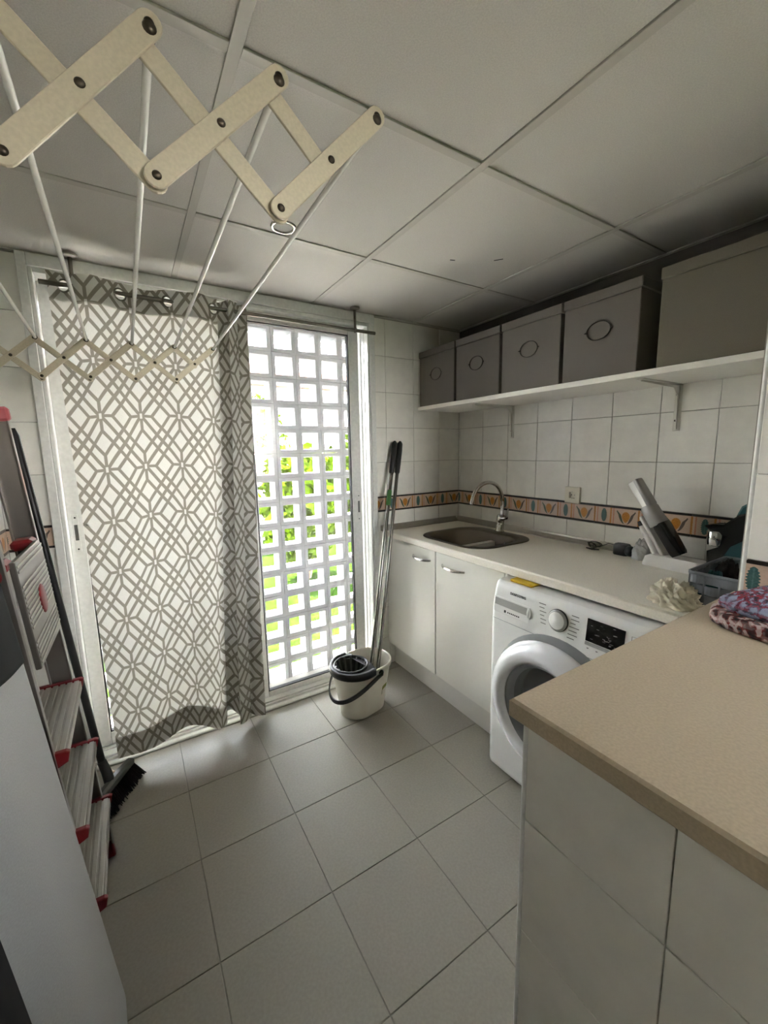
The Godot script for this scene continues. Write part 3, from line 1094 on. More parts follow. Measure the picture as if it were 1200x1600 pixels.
func bow_handle(parent: Node3D, y: float, z0: float, z1: float, x: float) -> void:
	var st := S()
	var pts := []
	var rad := []
	for k in 13:
		var t := k / 12.0
		pts.append(Vector3(x - 0.026 * pow(sin(PI * t), 0.6) - 0.001, y - 0.004 * sin(PI * t), lerpf(z0, z1, t)))
		rad.append(0.0055 + 0.0035 * sin(PI * t))
	tube(st, pts, rad, 10, true, 1.0)
	var o := obj(st, "handle", M.chrome, parent)
	o.set_meta("label", "chrome bow handle")


func build_cabinets() -> void:
	var xf := 2.055
	var spec := [[0.028, 0.472, 0.283, 0.436, "white base cabinet in the corner beside the mop bucket"], [0.475, 0.930, 0.529, 0.691, "white base cabinet between the corner cabinet and the washing machine"]]
	for s in spec:
		var cab := thing("base_cabinet", s[4], "cabinet", Vector3(xf, 0.15, (s[0] + s[1]) / 2), 0.0, "base cabinets under the worktop")
		var off: Vector3 = cab.position
		var b := S()
		var y1 := 0.834
		# carcass: sides, back, floor, front rail (the sink bowl hangs inside)
		box(b, Vector3(xf + 0.021, 0.151, s[0]) - off, Vector3(XR - 0.01, y1, s[0] + 0.016) - off, 0.0005)
		box(b, Vector3(xf + 0.021, 0.151, s[1] - 0.016) - off, Vector3(XR - 0.01, y1, s[1]) - off, 0.0005)
		box(b, Vector3(XR - 0.02, 0.151, s[0] + 0.016) - off, Vector3(XR - 0.012, y1, s[1] - 0.016) - off)
		box(b, Vector3(xf + 0.021, 0.151, s[0] + 0.016) - off, Vector3(XR - 0.02, 0.167, s[1] - 0.016) - off)
		if s[0] < 0.1:
			box(b, Vector3(xf + 0.004, 0.151, 0.004) - off, Vector3(xf + 0.02, y1, 0.0265) - off, 0.0005)
		else:
			box(b, Vector3(xf + 0.002, 0.0, s[1] + 0.0005) - off, Vector3(XR - 0.02, y1, s[1] + 0.0135) - off, 0.0008)
		obj(b, "body", M.cabinet_white, cab)
		var d := obj(bx(Vector3(xf, 0.153, s[0] + 0.0012) - off, Vector3(xf + 0.018, 0.832, s[1] - 0.0012) - off, 0.0022), "door", M.cabinet_white, cab)
		bow_handle(d, 0.775 - off.y, s[2] - off.z, s[3] - off.z, 0.0)
	struct(bx(Vector3(2.106, 0.0, 0.002), Vector3(2.120, 0.149, 0.930), 0.001), "baseboard_right", M.plinth_white)


func build_sink() -> void:
	var s := thing("sink", "rounded stainless steel sink set into the worktop corner", "sink", Vector3(2.33, HC, 0.47))
	var o := Vector3(2.33, 0, 0.47)
	var st := S()
	var L := func(cx: float, cz: float, w: float, d: float, r: float, y: float) -> Array:
		return rrect(cx - o.x, cz - o.z, w, d, r, y - HC, 10)
	loft(st, [L.call(2.33, 0.47, 0.452, 0.506, 0.135, HC + 0.0003), L.call(2.33, 0.47, 0.448, 0.502, 0.133, HC + 0.003), L.call(2.33, 0.47, 0.436, 0.490, 0.128, HC + 0.0042), L.call(2.302, 0.466, 0.352, 0.448, 0.122, HC + 0.0034)], true)
	loft(st, [L.call(2.302, 0.466, 0.352, 0.448, 0.122, HC + 0.0034), L.call(2.302, 0.466, 0.344, 0.440, 0.119, HC + 0.0005), L.call(2.302, 0.466, 0.338, 0.434, 0.116, HC - 0.010), L.call(2.302, 0.466, 0.326, 0.422, 0.112, HC - 0.125), L.call(2.302, 0.466, 0.305, 0.400, 0.105, HC - 0.143), L.call(2.302, 0.466, 0.26, 0.36, 0.09, HC - 0.150), L.call(2.302, 0.466, 0.05, 0.05, 0.0249, HC - 0.154)], true, false, true)
	obj(st, "basin", M.steel, s)
	var dr := S()
	lathe(dr, [Vector2(0.0, 0.001), Vector2(0.022, 0.001), Vector2(0.026, 0.004), Vector2(0.036, 0.003), Vector2(0.038, 0.0)], 24, Transform3D(Basis.IDENTITY, Vector3(-0.028, -0.153, -0.004)))
	obj(dr, "drain", M.chrome, s)
	var ov := S()
	lathe(ov, [Vector2(0.005, 0.001), Vector2(0.008, 0.003), Vector2(0.012, 0.002), Vector2(0.013, 0.0)], 16, axis_xf(Vector3(0.105, -0.035, 0.12), Vector3(-1, 0.05, -0.6)))
	obj(ov, "overflow", M.chrome, s)
	var f := thing("faucet", "chrome gooseneck mixer tap behind the steel sink", "faucet", Vector3(2.532, HC + 0.0042, 0.463))
	var fb := S()
	lathe(fb, [Vector2(0.0, 0.0), Vector2(0.027, 0.0), Vector2(0.027, 0.004), Vector2(0.022, 0.010), Vector2(0.021, 0.055), Vector2(0.023, 0.062), Vector2(0.023, 0.088), Vector2(0.019, 0.096), Vector2(0.010, 0.098), Vector2(0.0, 0.098)], 26, Transform3D(Basis(Vector3(0, 0, 1), -0.12), Vector3(0.0, 0, 0)))
	obj(fb, "base", M.chrome, f)
	var sp := S()
	var pts := [Vector3(0.016, 0.045, 0), Vector3(0.020, 0.09, 0), Vector3(0.020, 0.14, 0), Vector3(0.019, 0.175, 0)]
	for k in 13:
		var a := PI * k / 12.0 * 0.92
		pts.append(Vector3(0.019 - 0.118 + 0.118 * cos(a), 0.175 + 0.112 * sin(a), 0.0))
	pts.append(pts[-1] + Vector3(-0.006, -0.028, 0))
	tube(sp, pts, 0.0105, 14)
	obj(sp, "spout", M.chrome, f)
	var lv := S()
	tube(lv, [Vector3(0.0, 0.076, 0.010), Vector3(0.004, 0.080, 0.030), Vector3(0.006, 0.086, 0.044)], [0.012, 0.011, 0.012], 14)
	tube(lv, [Vector3(0.006, 0.086, 0.040), Vector3(0.010, 0.115, 0.046), Vector3(0.012, 0.140, 0.050)], [0.006, 0.0055, 0.005], 10)
	obj(lv, "lever", M.chrome, f)


# ------------------------------------------------------------------ washing machine
func build_washer() -> void:
	var w := thing("washing_machine", "white front-loading washing machine pushed under the worktop", "washing machine", Vector3(1.957, 0.0, 1.240))
	var st := S()
	var ys := [[0.022, 0.010], [0.030, 0.002], [0.045, 0.0], [0.40, 0.0], [0.66, 0.0], [0.70, 0.0012], [0.74, 0.0050], [0.78, 0.0095], [0.80, 0.0130], [0.812, 0.018], [0.820, 0.026], [0.824, 0.040]]
	var loops := []
	for p in ys:
		var front: float = p[1]
		var back := 0.56
		loops.append(rrect((front + back) / 2, 0.0, back - front, 0.592 - minf(p[1], 0.012) * 0.6, 0.028, p[0], 6))
	# the flat of the front is a plate with the porthole cut in it; the shell stays open there
	var C := Vector3(0, 0.412, 0.0)
	var lo := loops.slice(0, 3)
	var mid := loops.slice(2, 5)
	var hi := loops.slice(4)
	loft(st, lo, true, true, false)
	loft(st, hi, true, false, true)
	var n := 7 * 2
	loft(st, mid.map(func(l): return l.slice(n) + l.slice(0, n)), false)
	var y0: float = ys[2][0]
	var y1: float = ys[4][0]
	var zl: float = mid[0][n - 1].z
	var zr: float = mid[0][n].z
	var hole := []
	var rim := []
	for k in 72:
		var a := TAU * k / 72.0
		var dz := cos(a)
		var dy := sin(a)
		var s := INF
		for e in [[dz, zr], [dz, zl], [dy, y1 - C.y], [dy, y0 - C.y]]:
			if absf(e[0]) > 1e-5 and e[1] / e[0] > 0.0:
				s = minf(s, e[1] / e[0])
		hole.append(Vector3(0, C.y + dy * 0.163, dz * 0.163))
		rim.append(Vector3(0, C.y + dy * s, dz * s))
	for q in [Vector2(zl, y0), Vector2(zr, y0), Vector2(zl, y1), Vector2(zr, y1)]:
		var best := 0
		for k in 72:
			if absf(Vector2(rim[k].z, rim[k].y - C.y).angle_to(q - Vector2(0, C.y))) < absf(Vector2(rim[best].z, rim[best].y - C.y).angle_to(q - Vector2(0, C.y))):
				best = k
		rim[best] = Vector3(0, q.y, q.x)
	loft(st, [rim, hole], true, false, false, FLAT)
	obj(st, "body", M.washer_white, w)
	for x in [0.06, 0.5]:
		for z in [-0.25, 0.25]:
			var ft := S()
			lathe(ft, [Vector2(0.0, 0.0), Vector2(0.02, 0.0), Vector2(0.02, 0.012), Vector2(0.012, 0.024)], 14, Transform3D(Basis.IDENTITY, Vector3(x, 0.0005, z)))
			obj(ft, "foot", M.black_plastic, w)
	# flat ring with the shade of the porthole recess in its grey, ring door, bowl
	var out := axis_xf(C, Vector3(-1, 0, 0))
	var rc := S()
	lathe(rc, [Vector2(0.20, 0.0008), Vector2(0.276, 0.0008), Vector2(0.279, -0.002)], 56, axis_xf(C + Vector3(0, 0.008, 0.022), Vector3(-1, 0, 0)))
	obj(rc, "recess_shade_ring", M.washer_grey, w)
	var dr := S()
	lathe(dr, [Vector2(0.253, 0.0008), Vector2(0.255, 0.007), Vector2(0.252, 0.019), Vector2(0.245, 0.033), Vector2(0.234, 0.046), Vector2(0.220, 0.055), Vector2(0.205, 0.059), Vector2(0.194, 0.058), Vector2(0.185, 0.052), Vector2(0.179, 0.042), Vector2(0.175, 0.026), Vector2(0.172, 0.004), Vector2(0.170, -0.0)], 64, out)
	var door := obj(dr, "door", M.washer_door_white, w)
	var rm := S()
	lathe(rm, [Vector2(0.1785, 0.034), Vector2(0.175, 0.038), Vector2(0.168, 0.036), Vector2(0.161, 0.024), Vector2(0.157, 0.006)], 56, out)
	obj(rm, "inner_rim", M.washer_grey, door)
	var bowl := S()
	lathe(bowl, [Vector2(0.164, 0.012), Vector2(0.158, 0.004), Vector2(0.150, 0.0035), Vector2(0.13, 0.006), Vector2(0.09, 0.010), Vector2(0.05, 0.0125), Vector2(0.0, 0.0135)], 48, out)
	obj(bowl, "door_glass", M.door_glass, door)
	# rubber gasket and the steel drum behind it, with three lifters
	var gk := S()
	lathe(gk, [Vector2(0.1635, 0.001), Vector2(0.160, -0.012), Vector2(0.150, -0.022), Vector2(0.150, -0.034), Vector2(0.162, -0.044), Vector2(0.180, -0.048)], 48, out)
	obj(gk, "gasket", M.gasket_grey, w)
	var drum := S()
	lathe(drum, [Vector2(0.178, -0.050), Vector2(0.205, -0.056), Vector2(0.228, -0.075), Vector2(0.230, -0.10), Vector2(0.230, -0.36), Vector2(0.222, -0.38), Vector2(0.12, -0.39), Vector2(0.0, -0.385)], 48, out)
	var dm := obj(drum, "drum", M.drum_steel, w)
	for k in 3:
		var a := TAU * k / 3.0 + 0.5
		var d := Vector3(0, sin(a), cos(a))
		var rb := S()
		tube(rb, [C + d * 0.222 + Vector3(0.085, 0, 0), C + d * 0.214 + Vector3(0.12, 0, 0), C + d * 0.214 + Vector3(0.32, 0, 0), C + d * 0.222 + Vector3(0.36, 0, 0)], [0.008, 0.022, 0.022, 0.008], 8)
		obj(rb, "lifter", M.grey_plastic, dm)
	# controls lie on the leaning top of the front: panel frame x = viewer's right, y = up, z = out
	var t := atan2(0.0098, 0.085)
	var P := Transform3D(Basis(Vector3(0, 0, 1), Vector3(sin(t), cos(t), 0), Vector3(-cos(t), sin(t), 0)), Vector3(0.0008, 0.70, 0))
	var lg := put(text_mesh("SAMSUNG", 0.0135, 0.0008, "Droid Sans", 900), "logo", M.print_dark, w)
	lg.transform = P * Transform3D(Basis.from_scale(Vector3(1.15, 1, 1)), Vector3(-0.166, 0.094, 0.0006))
	# detergent drawer: silver front with a scooped grip
	var dw := obj(bx(Vector3(-0.276, 0.006, 0.0), Vector3(-0.105, 0.068, 0.0024), 0.0015, P), "drawer", M.washer_white, w)
	obj(bx(Vector3(-0.272, 0.034, 0.0016), Vector3(-0.118, 0.062, 0.0034), 0.0012, P), "drawer_plate", M.silver_trim, dw)
	var gp := S()
	lathe(gp, [Vector2(0.0, 0.005), Vector2(0.010, 0.0042), Vector2(0.014, 0.002), Vector2(0.015, 0.0)], 24, P * Transform3D(Basis(Vector3(0.62, 0, 0), Vector3(0, 0, 1), Vector3(0, -1.25, 0)), Vector3(-0.109, 0.045, 0.002)))
	obj(gp, "drawer_grip", M.washer_white, dw)
	var pr := S()
	box(pr, Vector3(-0.222, 0.012, 0.0022), Vector3(-0.213, 0.022, 0.0028), 0.0, P)
	for k in 7:
		box(pr, Vector3(-0.206 + k * 0.0085, 0.014, 0.0022), Vector3(-0.200 + k * 0.0085, 0.019, 0.0027), 0.0, P)
	obj(pr, "print", M.print_dark, dw)
	# programme knob
	var kx := P * Transform3D(Basis(Vector3(1, 0, 0), Vector3(0, 0, 1), Vector3(0, -1, 0)), Vector3(0.010, 0.060, 0.0))
	var kb := S()
	lathe(kb, [Vector2(0.0385, 0.0), Vector2(0.0385, 0.004), Vector2(0.0365, 0.005)], 40, kx, true)
	obj(kb, "knob_collar", M.print_dark, w)
	var kn := S()
	lathe(kn, [Vector2(0.0355, 0.002), Vector2(0.0348, 0.009), Vector2(0.0330, 0.0115), Vector2(0.029, 0.0120), Vector2(0.0, 0.0120)], 40, kx)
	obj(kn, "knob", M.silver_trim, w)
	var kw := S()
	lathe(kw, [Vector2(0.0, 0.0128), Vector2(0.0275, 0.0128), Vector2(0.0295, 0.0120)], 36, kx)
	obj(kw, "knob_face", M.washer_white, w)
	var tx := S()
	for k in 6:
		var y := 0.096 - k * 0.0135
		box(tx, Vector3(-0.072 + 0.003 * k, y, 0.0), Vector3(-0.072 + 0.003 * k + [0.036, 0.026, 0.034, 0.022, 0.030, 0.026][k] * 0.8, y + 0.0028, 0.0006), 0.0, P)
	for k in 7:
		var y := 0.092 - k * 0.0130
		box(tx, Vector3(0.057 - 0.0015 * k, y, 0.0), Vector3(0.057 - 0.0015 * k + [0.026, 0.030, 0.020, 0.036, 0.030, 0.034, 0.026][k], y + 0.0028, 0.0006), 0.0, P)
	obj(tx, "dial_print", M.print_grey, w)
	# black display with faint symbols, silver key strip below, start key
	var ds := obj(bx(Vector3(0.112, 0.030, -0.001), Vector3(0.232, 0.104, 0.0018), 0.0015, P), "display", M.display_black, w)
	var sy := S()
	for k in 22:
		var x := 0.118 + rng.randf() * 0.1
		var y := 0.036 + rng.randf() * 0.060
		box(sy, Vector3(x, y, 0.0016), Vector3(x + rng.randf_range(0.003, 0.011), y + 0.0022, 0.0021), 0.0, P)
	obj(sy, "display_print", M.print_grey, ds)
	obj(bx(Vector3(0.112, 0.017, 0.0), Vector3(0.232, 0.0285, 0.0022), 0.001, P), "key_strip", M.silver_trim, w)
	var ks := S()
	for k in 4:
		box(ks, Vector3(0.120 + k * 0.03, 0.006, 0.0), Vector3(0.126 + k * 0.03, 0.009, 0.0006), 0.0, P)
	obj(ks, "key_print", M.print_grey, w)
	var bt := obj(bx(Vector3(0.250, 0.066, 0.0), Vector3(0.281, 0.096, 0.0022), 0.002, P), "start_key", M.washer_white, w)
	var bo := S()
	picture_frame(bo, 0.2505, 0.2805, 0.0665, 0.0955, 0.0016, 0.0016, 0.0016, 0.0016, 0.0018, 0.0026, 0.0)
	obj(bo, "key_outline", M.print_grey, bt).transform = P
	var bi := S()
	torus(bi, P * Vector3(0.2655, 0.081, 0.0023), P.basis, 0.007, 0.0008, 20, 5)
	obj(bi, "key_symbol", M.print_grey, bt)
	# faint seam below the panel
	obj(bx(Vector3(-0.0006, 0.676, -0.275), Vector3(0.001, 0.6775, 0.275), 0.0), "seam", M.washer_grey, w)
	var yc := thing("folded_cloth", "yellow cleaning cloth lying in the gap on top of the washing machine", "cloth", Vector3(2.05, 0.8245, 1.055))
	obj(bx(Vector3(-0.045, 0, -0.055), Vector3(0.05, 0.011, 0.05), 0.004), "sheet_fold", M.yellow_cloth, yc)


# ------------------------------------------------------------------ wall shelf and its boxes
func build_shelf() -> void:
	var sh := thing("wall_shelf", "long white wall shelf above the worktop carrying grey storage boxes", "shelf", Vector3(2.46, 1.585, 0.86))
	var off: Vector3 = sh.position
	obj(bx(Vector3(2.300, 1.585, 0.003) - off, Vector3(XR - 0.001, 1.6065, ZP - 0.006) - off, 0.0015), "board", M.shelf_white, sh)
	for z in [0.445, 1.275]:
		var b := S()
		box(b, Vector3(XR - 0.004, 1.405, z - 0.013) - off, Vector3(XR - 0.001, 1.5845, z + 0.013) - off, 0.001)
		box(b, Vector3(2.335, 1.581, z - 0.013) - off, Vector3(XR - 0.001, 1.5846, z + 0.013) - off, 0.001)
		prism(b, [Vector2(2.345, 1.581), Vector2(XR - 0.004, 1.581), Vector2(XR - 0.004, 1.412), Vector2(XR - 0.008, 1.412), Vector2(2.620, 1.545), Vector2(2.590, 1.570), Vector2(2.345, 1.576)], z - 0.0015 - off.z, z + 0.0015 - off.z, Transform3D(Basis.IDENTITY, Vector3(-off.x, -off.y, 0)))
		var br := obj(b, "bracket", M.bracket_white, sh)
		for y in [1.445, 1.545]:
			var sc := S()
			lathe(sc, [Vector2(0.0, 0.002), Vector2(0.003, 0.002), Vector2(0.0042, 0.0)], 10, axis_xf(Vector3(XR - 0.004, y, z - 0.005) - off, Vector3(-1, 0, 0)))
			obj(sc, "screw", M.rivet, br)
	var labels := ["dark grey lidded fabric box in the corner end of the wall shelf", "grey lidded fabric box second from the corner on the wall shelf", "grey lidded fabric box third from the corner on the wall shelf", "grey lidded fabric box fourth from the corner, before the dark gap", "large plain olive grey box without ring nearest the pier on the shelf"]
	var zs := [[0.007, 0.323], [0.330, 0.642], [0.650, 0.968], [0.976, 1.276], [1.332, 1.692]]
	for k in 5:
		var z0: float = zs[k][0]
		var z1: float = zs[k][1]
		var t := thing("storage_box", labels[k], "box", Vector3(2.465, 1.6066, (z0 + z1) / 2), 0.0, "storage boxes on the wall shelf")
		var hw := (z1 - z0) / 2 - 0.004
		var m: Material = M.box_olive if k == 4 else M.box_grey
		var st := S()
		box(st, Vector3(-0.155, 0.0, -hw), Vector3(0.150, 0.280, hw), 0.0025)
		obj(st, "body", m, t)
		var ld := S()
		box(ld, Vector3(-0.159, 0.281, -hw - 0.004), Vector3(0.155, 0.317, hw + 0.004), 0.003)
		obj(ld, "lid", m, t)
		if k < 4:
			var rg := S()
			var c := Vector3(-0.158, 0.172, 0.0)
			var b := Basis(Vector3(0, 0, 1), Vector3(0, 1, 0), Vector3(-1, 0, 0))
			torus(rg, c, b, 0.046, 0.0022, 36, 8, 0.72)
			for s in [-1.0, 1.0]:
				tube(rg, [c + Vector3(0.004, 0, s * 0.046), c + Vector3(-0.002, 0, s * 0.050), c + Vector3(-0.001, 0, s * 0.055)], [0.004, 0.0035, 0.0015], 8)
			obj(rg, "ring_handle", M.ring_metal, t).set_meta("label", "oval metal ring handle")


# ------------------------------------------------------------------ folding drying rack on the left wall
func link(t: Node3D, a: Vector3, b: Vector3, w: float, dz: float, half_end := false) -> void:
	# flat bar from a to b with rounded ends, in a plane of constant z
	var d := Vector2(b.x - a.x, b.y - a.y)
	var l := d.length()
	var ang := d.angle()
	var poly := []
	for k in 9:
		var q := PI / 2 + PI * k / 8.0
		poly.append(Vector2(cos(q), sin(q)) * w / 2)
	for k in 9:
		var q := -PI / 2 + PI * k / 8.0
		poly.append(Vector2(l, 0) + Vector2(cos(q), sin(q)) * w / 2)
	var st := S()
	prism(st, poly, dz - 0.002, dz + 0.002, Transform3D(Basis(Vector3(0, 0, 1), ang), Vector3.ZERO), 0.0008)
	var o := obj(st, "scissor_link", M.rack_arm, t)
	o.position = a
	for p in ([Vector2(0, 0), Vector2(l, 0)] if half_end else [Vector2(0, 0), Vector2(l / 2, 0), Vector2(l, 0)]):
		var at := Vector3(cos(ang) * p.x, sin(ang) * p.x, dz + 0.002)
		var r := S()
		lathe(r, [Vector2(0.0, 0.0022), Vector2(0.0022, 0.0020), Vector2(0.0036, 0.0012), Vector2(0.0044, 0.0)], 14, axis_xf(at, Vector3(0, 0, 1)))
		obj(r, "rivet", M.rivet, o)


func build_rack() -> void:
	var t := thing("drying_rack", "cream extending scissor-arm drying rack with white rods on the left wall", "drying rack", Vector3(XL, 1.66, 1.0))
	var o: Vector3 = t.position
	var near_t := []
	var far_t := []
	for k in range(-3, 3):
		var i := k + 3
		# near arm
		var s := k * 0.1235
		var b: Vector3 = [Vector3(0.695 + s, 1.598, 1.58), Vector3(0.695 + s, 1.600, 1.58), Vector3(0.695 + s, 1.602, 1.58), Vector3(0.695, 1.599, 1.58), Vector3(0.809, 1.615, 1.58), Vector3(0.932, 1.619, 1.58)][i]
		var tp: Vector3 = [Vector3(0.814 + s, 1.735, 1.58), Vector3(0.814 + s, 1.738, 1.58), Vector3(0.814 + s, 1.741, 1.58), Vector3(0.814, 1.744, 1.58), Vector3(0.937, 1.750, 1.58), Vector3(1.061, 1.757, 1.58)][i]
		near_t.append(tp)
		var fs := k * 0.1215
		var fb: Vector3 = [Vector3(0.687 + fs, 1.585, 0.45), Vector3(0.687 + fs, 1.586, 0.45), Vector3(0.567, 1.588, 0.45), Vector3(0.687, 1.594, 0.45), Vector3(0.809, 1.597, 0.45), Vector3(0.931, 1.604, 0.45)][i]
		var ftp: Vector3 = [Vector3(0.441, 1.690, 0.45), Vector3(0.560, 1.696, 0.45), Vector3(0.684, 1.703, 0.45), Vector3(0.805, 1.706, 0.45), Vector3(0.930, 1.709, 0.45), Vector3(1.054, 1.716, 0.45)][i]
		far_t.append(ftp)
		for a in [[b, tp, 0.012, -0.0125, 0.003, 0.0225], [fb, ftp, 0.0, 0.0, 0.003, 0.0185]]:
			var B: Vector3 = a[0]
			var T: Vector3 = a[1]
			if k == -3:
				link(t, (B + T) / 2 - o, T - o, a[5], a[4], true)
			else:
				link(t, B - o, T - o, a[5], a[4])
			# crossing bar behind: from this top pivot down to the bottom of the link after next
			var P: Vector3 = T - Vector3(a[2], a[2] * 0.95, 0.0)
			var span := Vector3(0.130, -0.117, 0) if a[2] > 0 else Vector3(0.1245, -0.109, 0)
			if k < 2:
				var last := k == 1
				var E: Vector3 = P + (span * 0.5 if last else span)
				if k == -3:
					pass
				link(t, P - o, E - o, a[5] * 0.92, -a[4], last)
		if k == -3:
			for z in [0.45, 1.58]:
				var yy := 1.665 if z > 1.0 else 1.645
				obj(bx(Vector3(0.0005, yy - 0.10, z - 0.012) - Vector3(0, o.y, o.z), Vector3(0.006, yy + 0.10, z + 0.012) - Vector3(0, o.y, o.z), 0.001), "wall_plate", M.rack_arm, t)
				var zz := S()
				tube(zz, [Vector3(0.004, yy - o.y, z - o.z), Vector3(0.050, yy - o.y, z - o.z)], 0.007, 10)
				obj(zz, "wall_pin", M.rivet, t)
	for i in near_t.size():
		var a: Vector3 = near_t[i] - o + Vector3(0, -0.004, 0.0)
		var b: Vector3 = far_t[i] - o + Vector3(0.003, 0.001, 0.0)
		var st := S()
		tube(st, [a, a.lerp(b, 0.33), a.lerp(b, 0.66), b], 0.0044, 12)
		obj(st, "hanging_rod", M.rack_rod, t)
		for e in [a, b]:
			var cp := S()
			lathe(cp, [Vector2(0.0, 0.0075), Vector2(0.0045, 0.0072), Vector2(0.0062, 0.005), Vector2(0.0062, -0.006), Vector2(0.0, -0.006)], 14, axis_xf(e, Vector3(0, 0, 1)))
			obj(cp, "rod_end", M.rivet, t)


# ------------------------------------------------------------------ folded step ladder
func build_ladder() -> void:
	var t := thing("step_ladder", "folded aluminium step ladder with red plastic fittings leaning on the left wall", "ladder", Vector3(0.602, 0.0, 0.735))
	var lean := atan(0.0763)
	t.rotation.z = lean
	var flat := Basis(Vector3(0, 0, 1), -lean)
	for s in [-1.0, 1.0]:
		var st := S()
		# channel section rail: web and two flanges
		var zo: float = 0.203 * s
		box(st, Vector3(-0.056, 0.035, minf(zo, zo - 0.004 * s)), Vector3(0.0, 1.462, maxf(zo, zo - 0.004 * s)), 0.001)
		for x in [-0.056, -0.004]:
			box(st, Vector3(x, 0.035, minf(zo, zo - 0.018 * s)), Vector3(x + 0.004, 1.462, maxf(zo, zo - 0.018 * s)), 0.001)
		obj(st, "rail", M.ladder_aluminium, t)
		var ft := S()
		box(ft, Vector3(-0.062, 0.004, zo - 0.013 * s - 0.014), Vector3(0.000, 0.05, zo - 0.013 * s + 0.014), 0.004)
		obj(ft, "foot", M.red_plastic, t)
		var cp := S()
		box(cp, Vector3(-0.064, 1.452, zo - 0.012 * s - 0.014), Vector3(0.006, 1.490, zo - 0.012 * s + 0.014), 0.006)
		obj(cp, "end_cap", M.pink_plastic, t)
		var rl := S()
		box(rl, Vector3(-0.108, 0.03, 0.168 * s - 0.010), Vector3(-0.078, 1.18, 0.168 * s + 0.010), 0.002)
		obj(rl, "rear_leg", M.ladder_pale, t)
		var rf := S()
		box(rf, Vector3(-0.114, 0.006, 0.168 * s - 0.014), Vector3(-0.072, 0.05, 0.168 * s + 0.014), 0.003)
		obj(rf, "foot", M.red_plastic, t)
		# pivot brackets
		var pv := S()
		lathe(pv, [Vector2(0.0, 0.012), Vector2(0.020, 0.011), Vector2(0.026, 0.006), Vector2(0.027, 0.0)], 24, axis_xf(Vector3(-0.032, 1.105, 0.203 * s), Vector3(0, 0, s)))
		obj(pv, "pivot", M.red_plastic, t)
		var pi := S()
		box(pi, Vector3(-0.050, 1.100, 0.150 * s - 0.03), Vector3(0.0, 1.128, 0.150 * s + 0.034), 0.008)
		obj(pi, "platform_hinge", M.red_plastic, t)
		var lk := S()
		box(lk, Vector3(-0.070, 0.87, 0.206 * s - 0.004), Vector3(-0.036, 0.905, 0.206 * s + 0.006), 0.003)
		obj(lk, "latch", M.red_plastic, t)
	for y in [0.30, 0.72, 1.10]:
		var rb := S()
		box(rb, Vector3(-0.100, y, -0.16), Vector3(-0.086, y + 0.022, 0.16), 0.002)
		obj(rb, "rear_bar", M.ladder_pale, t)
	# treads
	for y in [0.222, 0.437, 0.654]:
		var xf := Transform3D(flat, Vector3(0.0, y, 0.0))
		var st := S()
		box(st, Vector3(-0.090, -0.004, -0.183), Vector3(0.020, 0.0, 0.183), 0.001, xf)
		box(st, Vector3(0.016, -0.026, -0.183), Vector3(0.020, 0.0, 0.183), 0.001, xf)
		box(st, Vector3(-0.090, -0.026, -0.183), Vector3(-0.086, 0.0, 0.183), 0.001, xf)
		var tr := obj(st, "tread", M.ladder_pale, t)
		for k in 6:
			var x0 := -0.083 + k * 0.0172
			obj(bx(Vector3(x0, 0.0, -0.182), Vector3(x0 + 0.0125, 0.0042, 0.182), 0.0012, xf), "ridge", M.ladder_pale, tr)
		for s in [-1.0, 1.0]:
			var zc: float = 0.188 * s
			var cp := S()
			prism(cp, [Vector2(-0.094, -0.036), Vector2(-0.02, -0.040), Vector2(0.022, -0.020), Vector2(0.027, 0.004), Vector2(0.020, 0.0085), Vector2(-0.094, 0.0085)], zc - 0.007, zc + 0.007, xf, 0.002)
			obj(cp, "tread_cap", M.red_plastic, tr)
	# folded platform with ridges and an oval badge
	var pl := S()
	var T := Transform3D(Basis(Vector3(0, 0, -1), Vector3(0, 1, 0), Vector3(1, 0, 0)), Vector3(0.004, 0, 0))
	prism(pl, [Vector2(-0.158, 0.862), Vector2(0.130, 0.852), Vector2(0.160, 0.880), Vector2(0.160, 1.098), Vector2(0.140, 1.120), Vector2(-0.158, 1.120)], -0.006, 0.006, T, 0.002)
	var plat := obj(pl, "platform", M.ladder_aluminium, t)
	for k in 20:
		var y := 0.872 + k * 0.0122
		if y > 0.930 and y < 0.952 or y > 1.06 and y < 1.085:
			continue
		obj(bx(Vector3(0.0098, y, -0.150), Vector3(0.0122, y + 0.0060, 0.150), 0.0008), "ridge", M.ladder_pale, plat)
	var bd := S()
	lathe(bd, [Vector2(0.0, 0.004), Vector2(0.026, 0.0038), Vector2(0.030, 0.002), Vector2(0.031, 0.0)], 30, Transform3D(Basis(Vector3(0, 1.25, 0), Vector3(1, 0, 0), Vector3(0, 0, 1.15)), Vector3(0.0112, 0.985, -0.01)))
	obj(bd, "badge", M.red_plastic, plat)


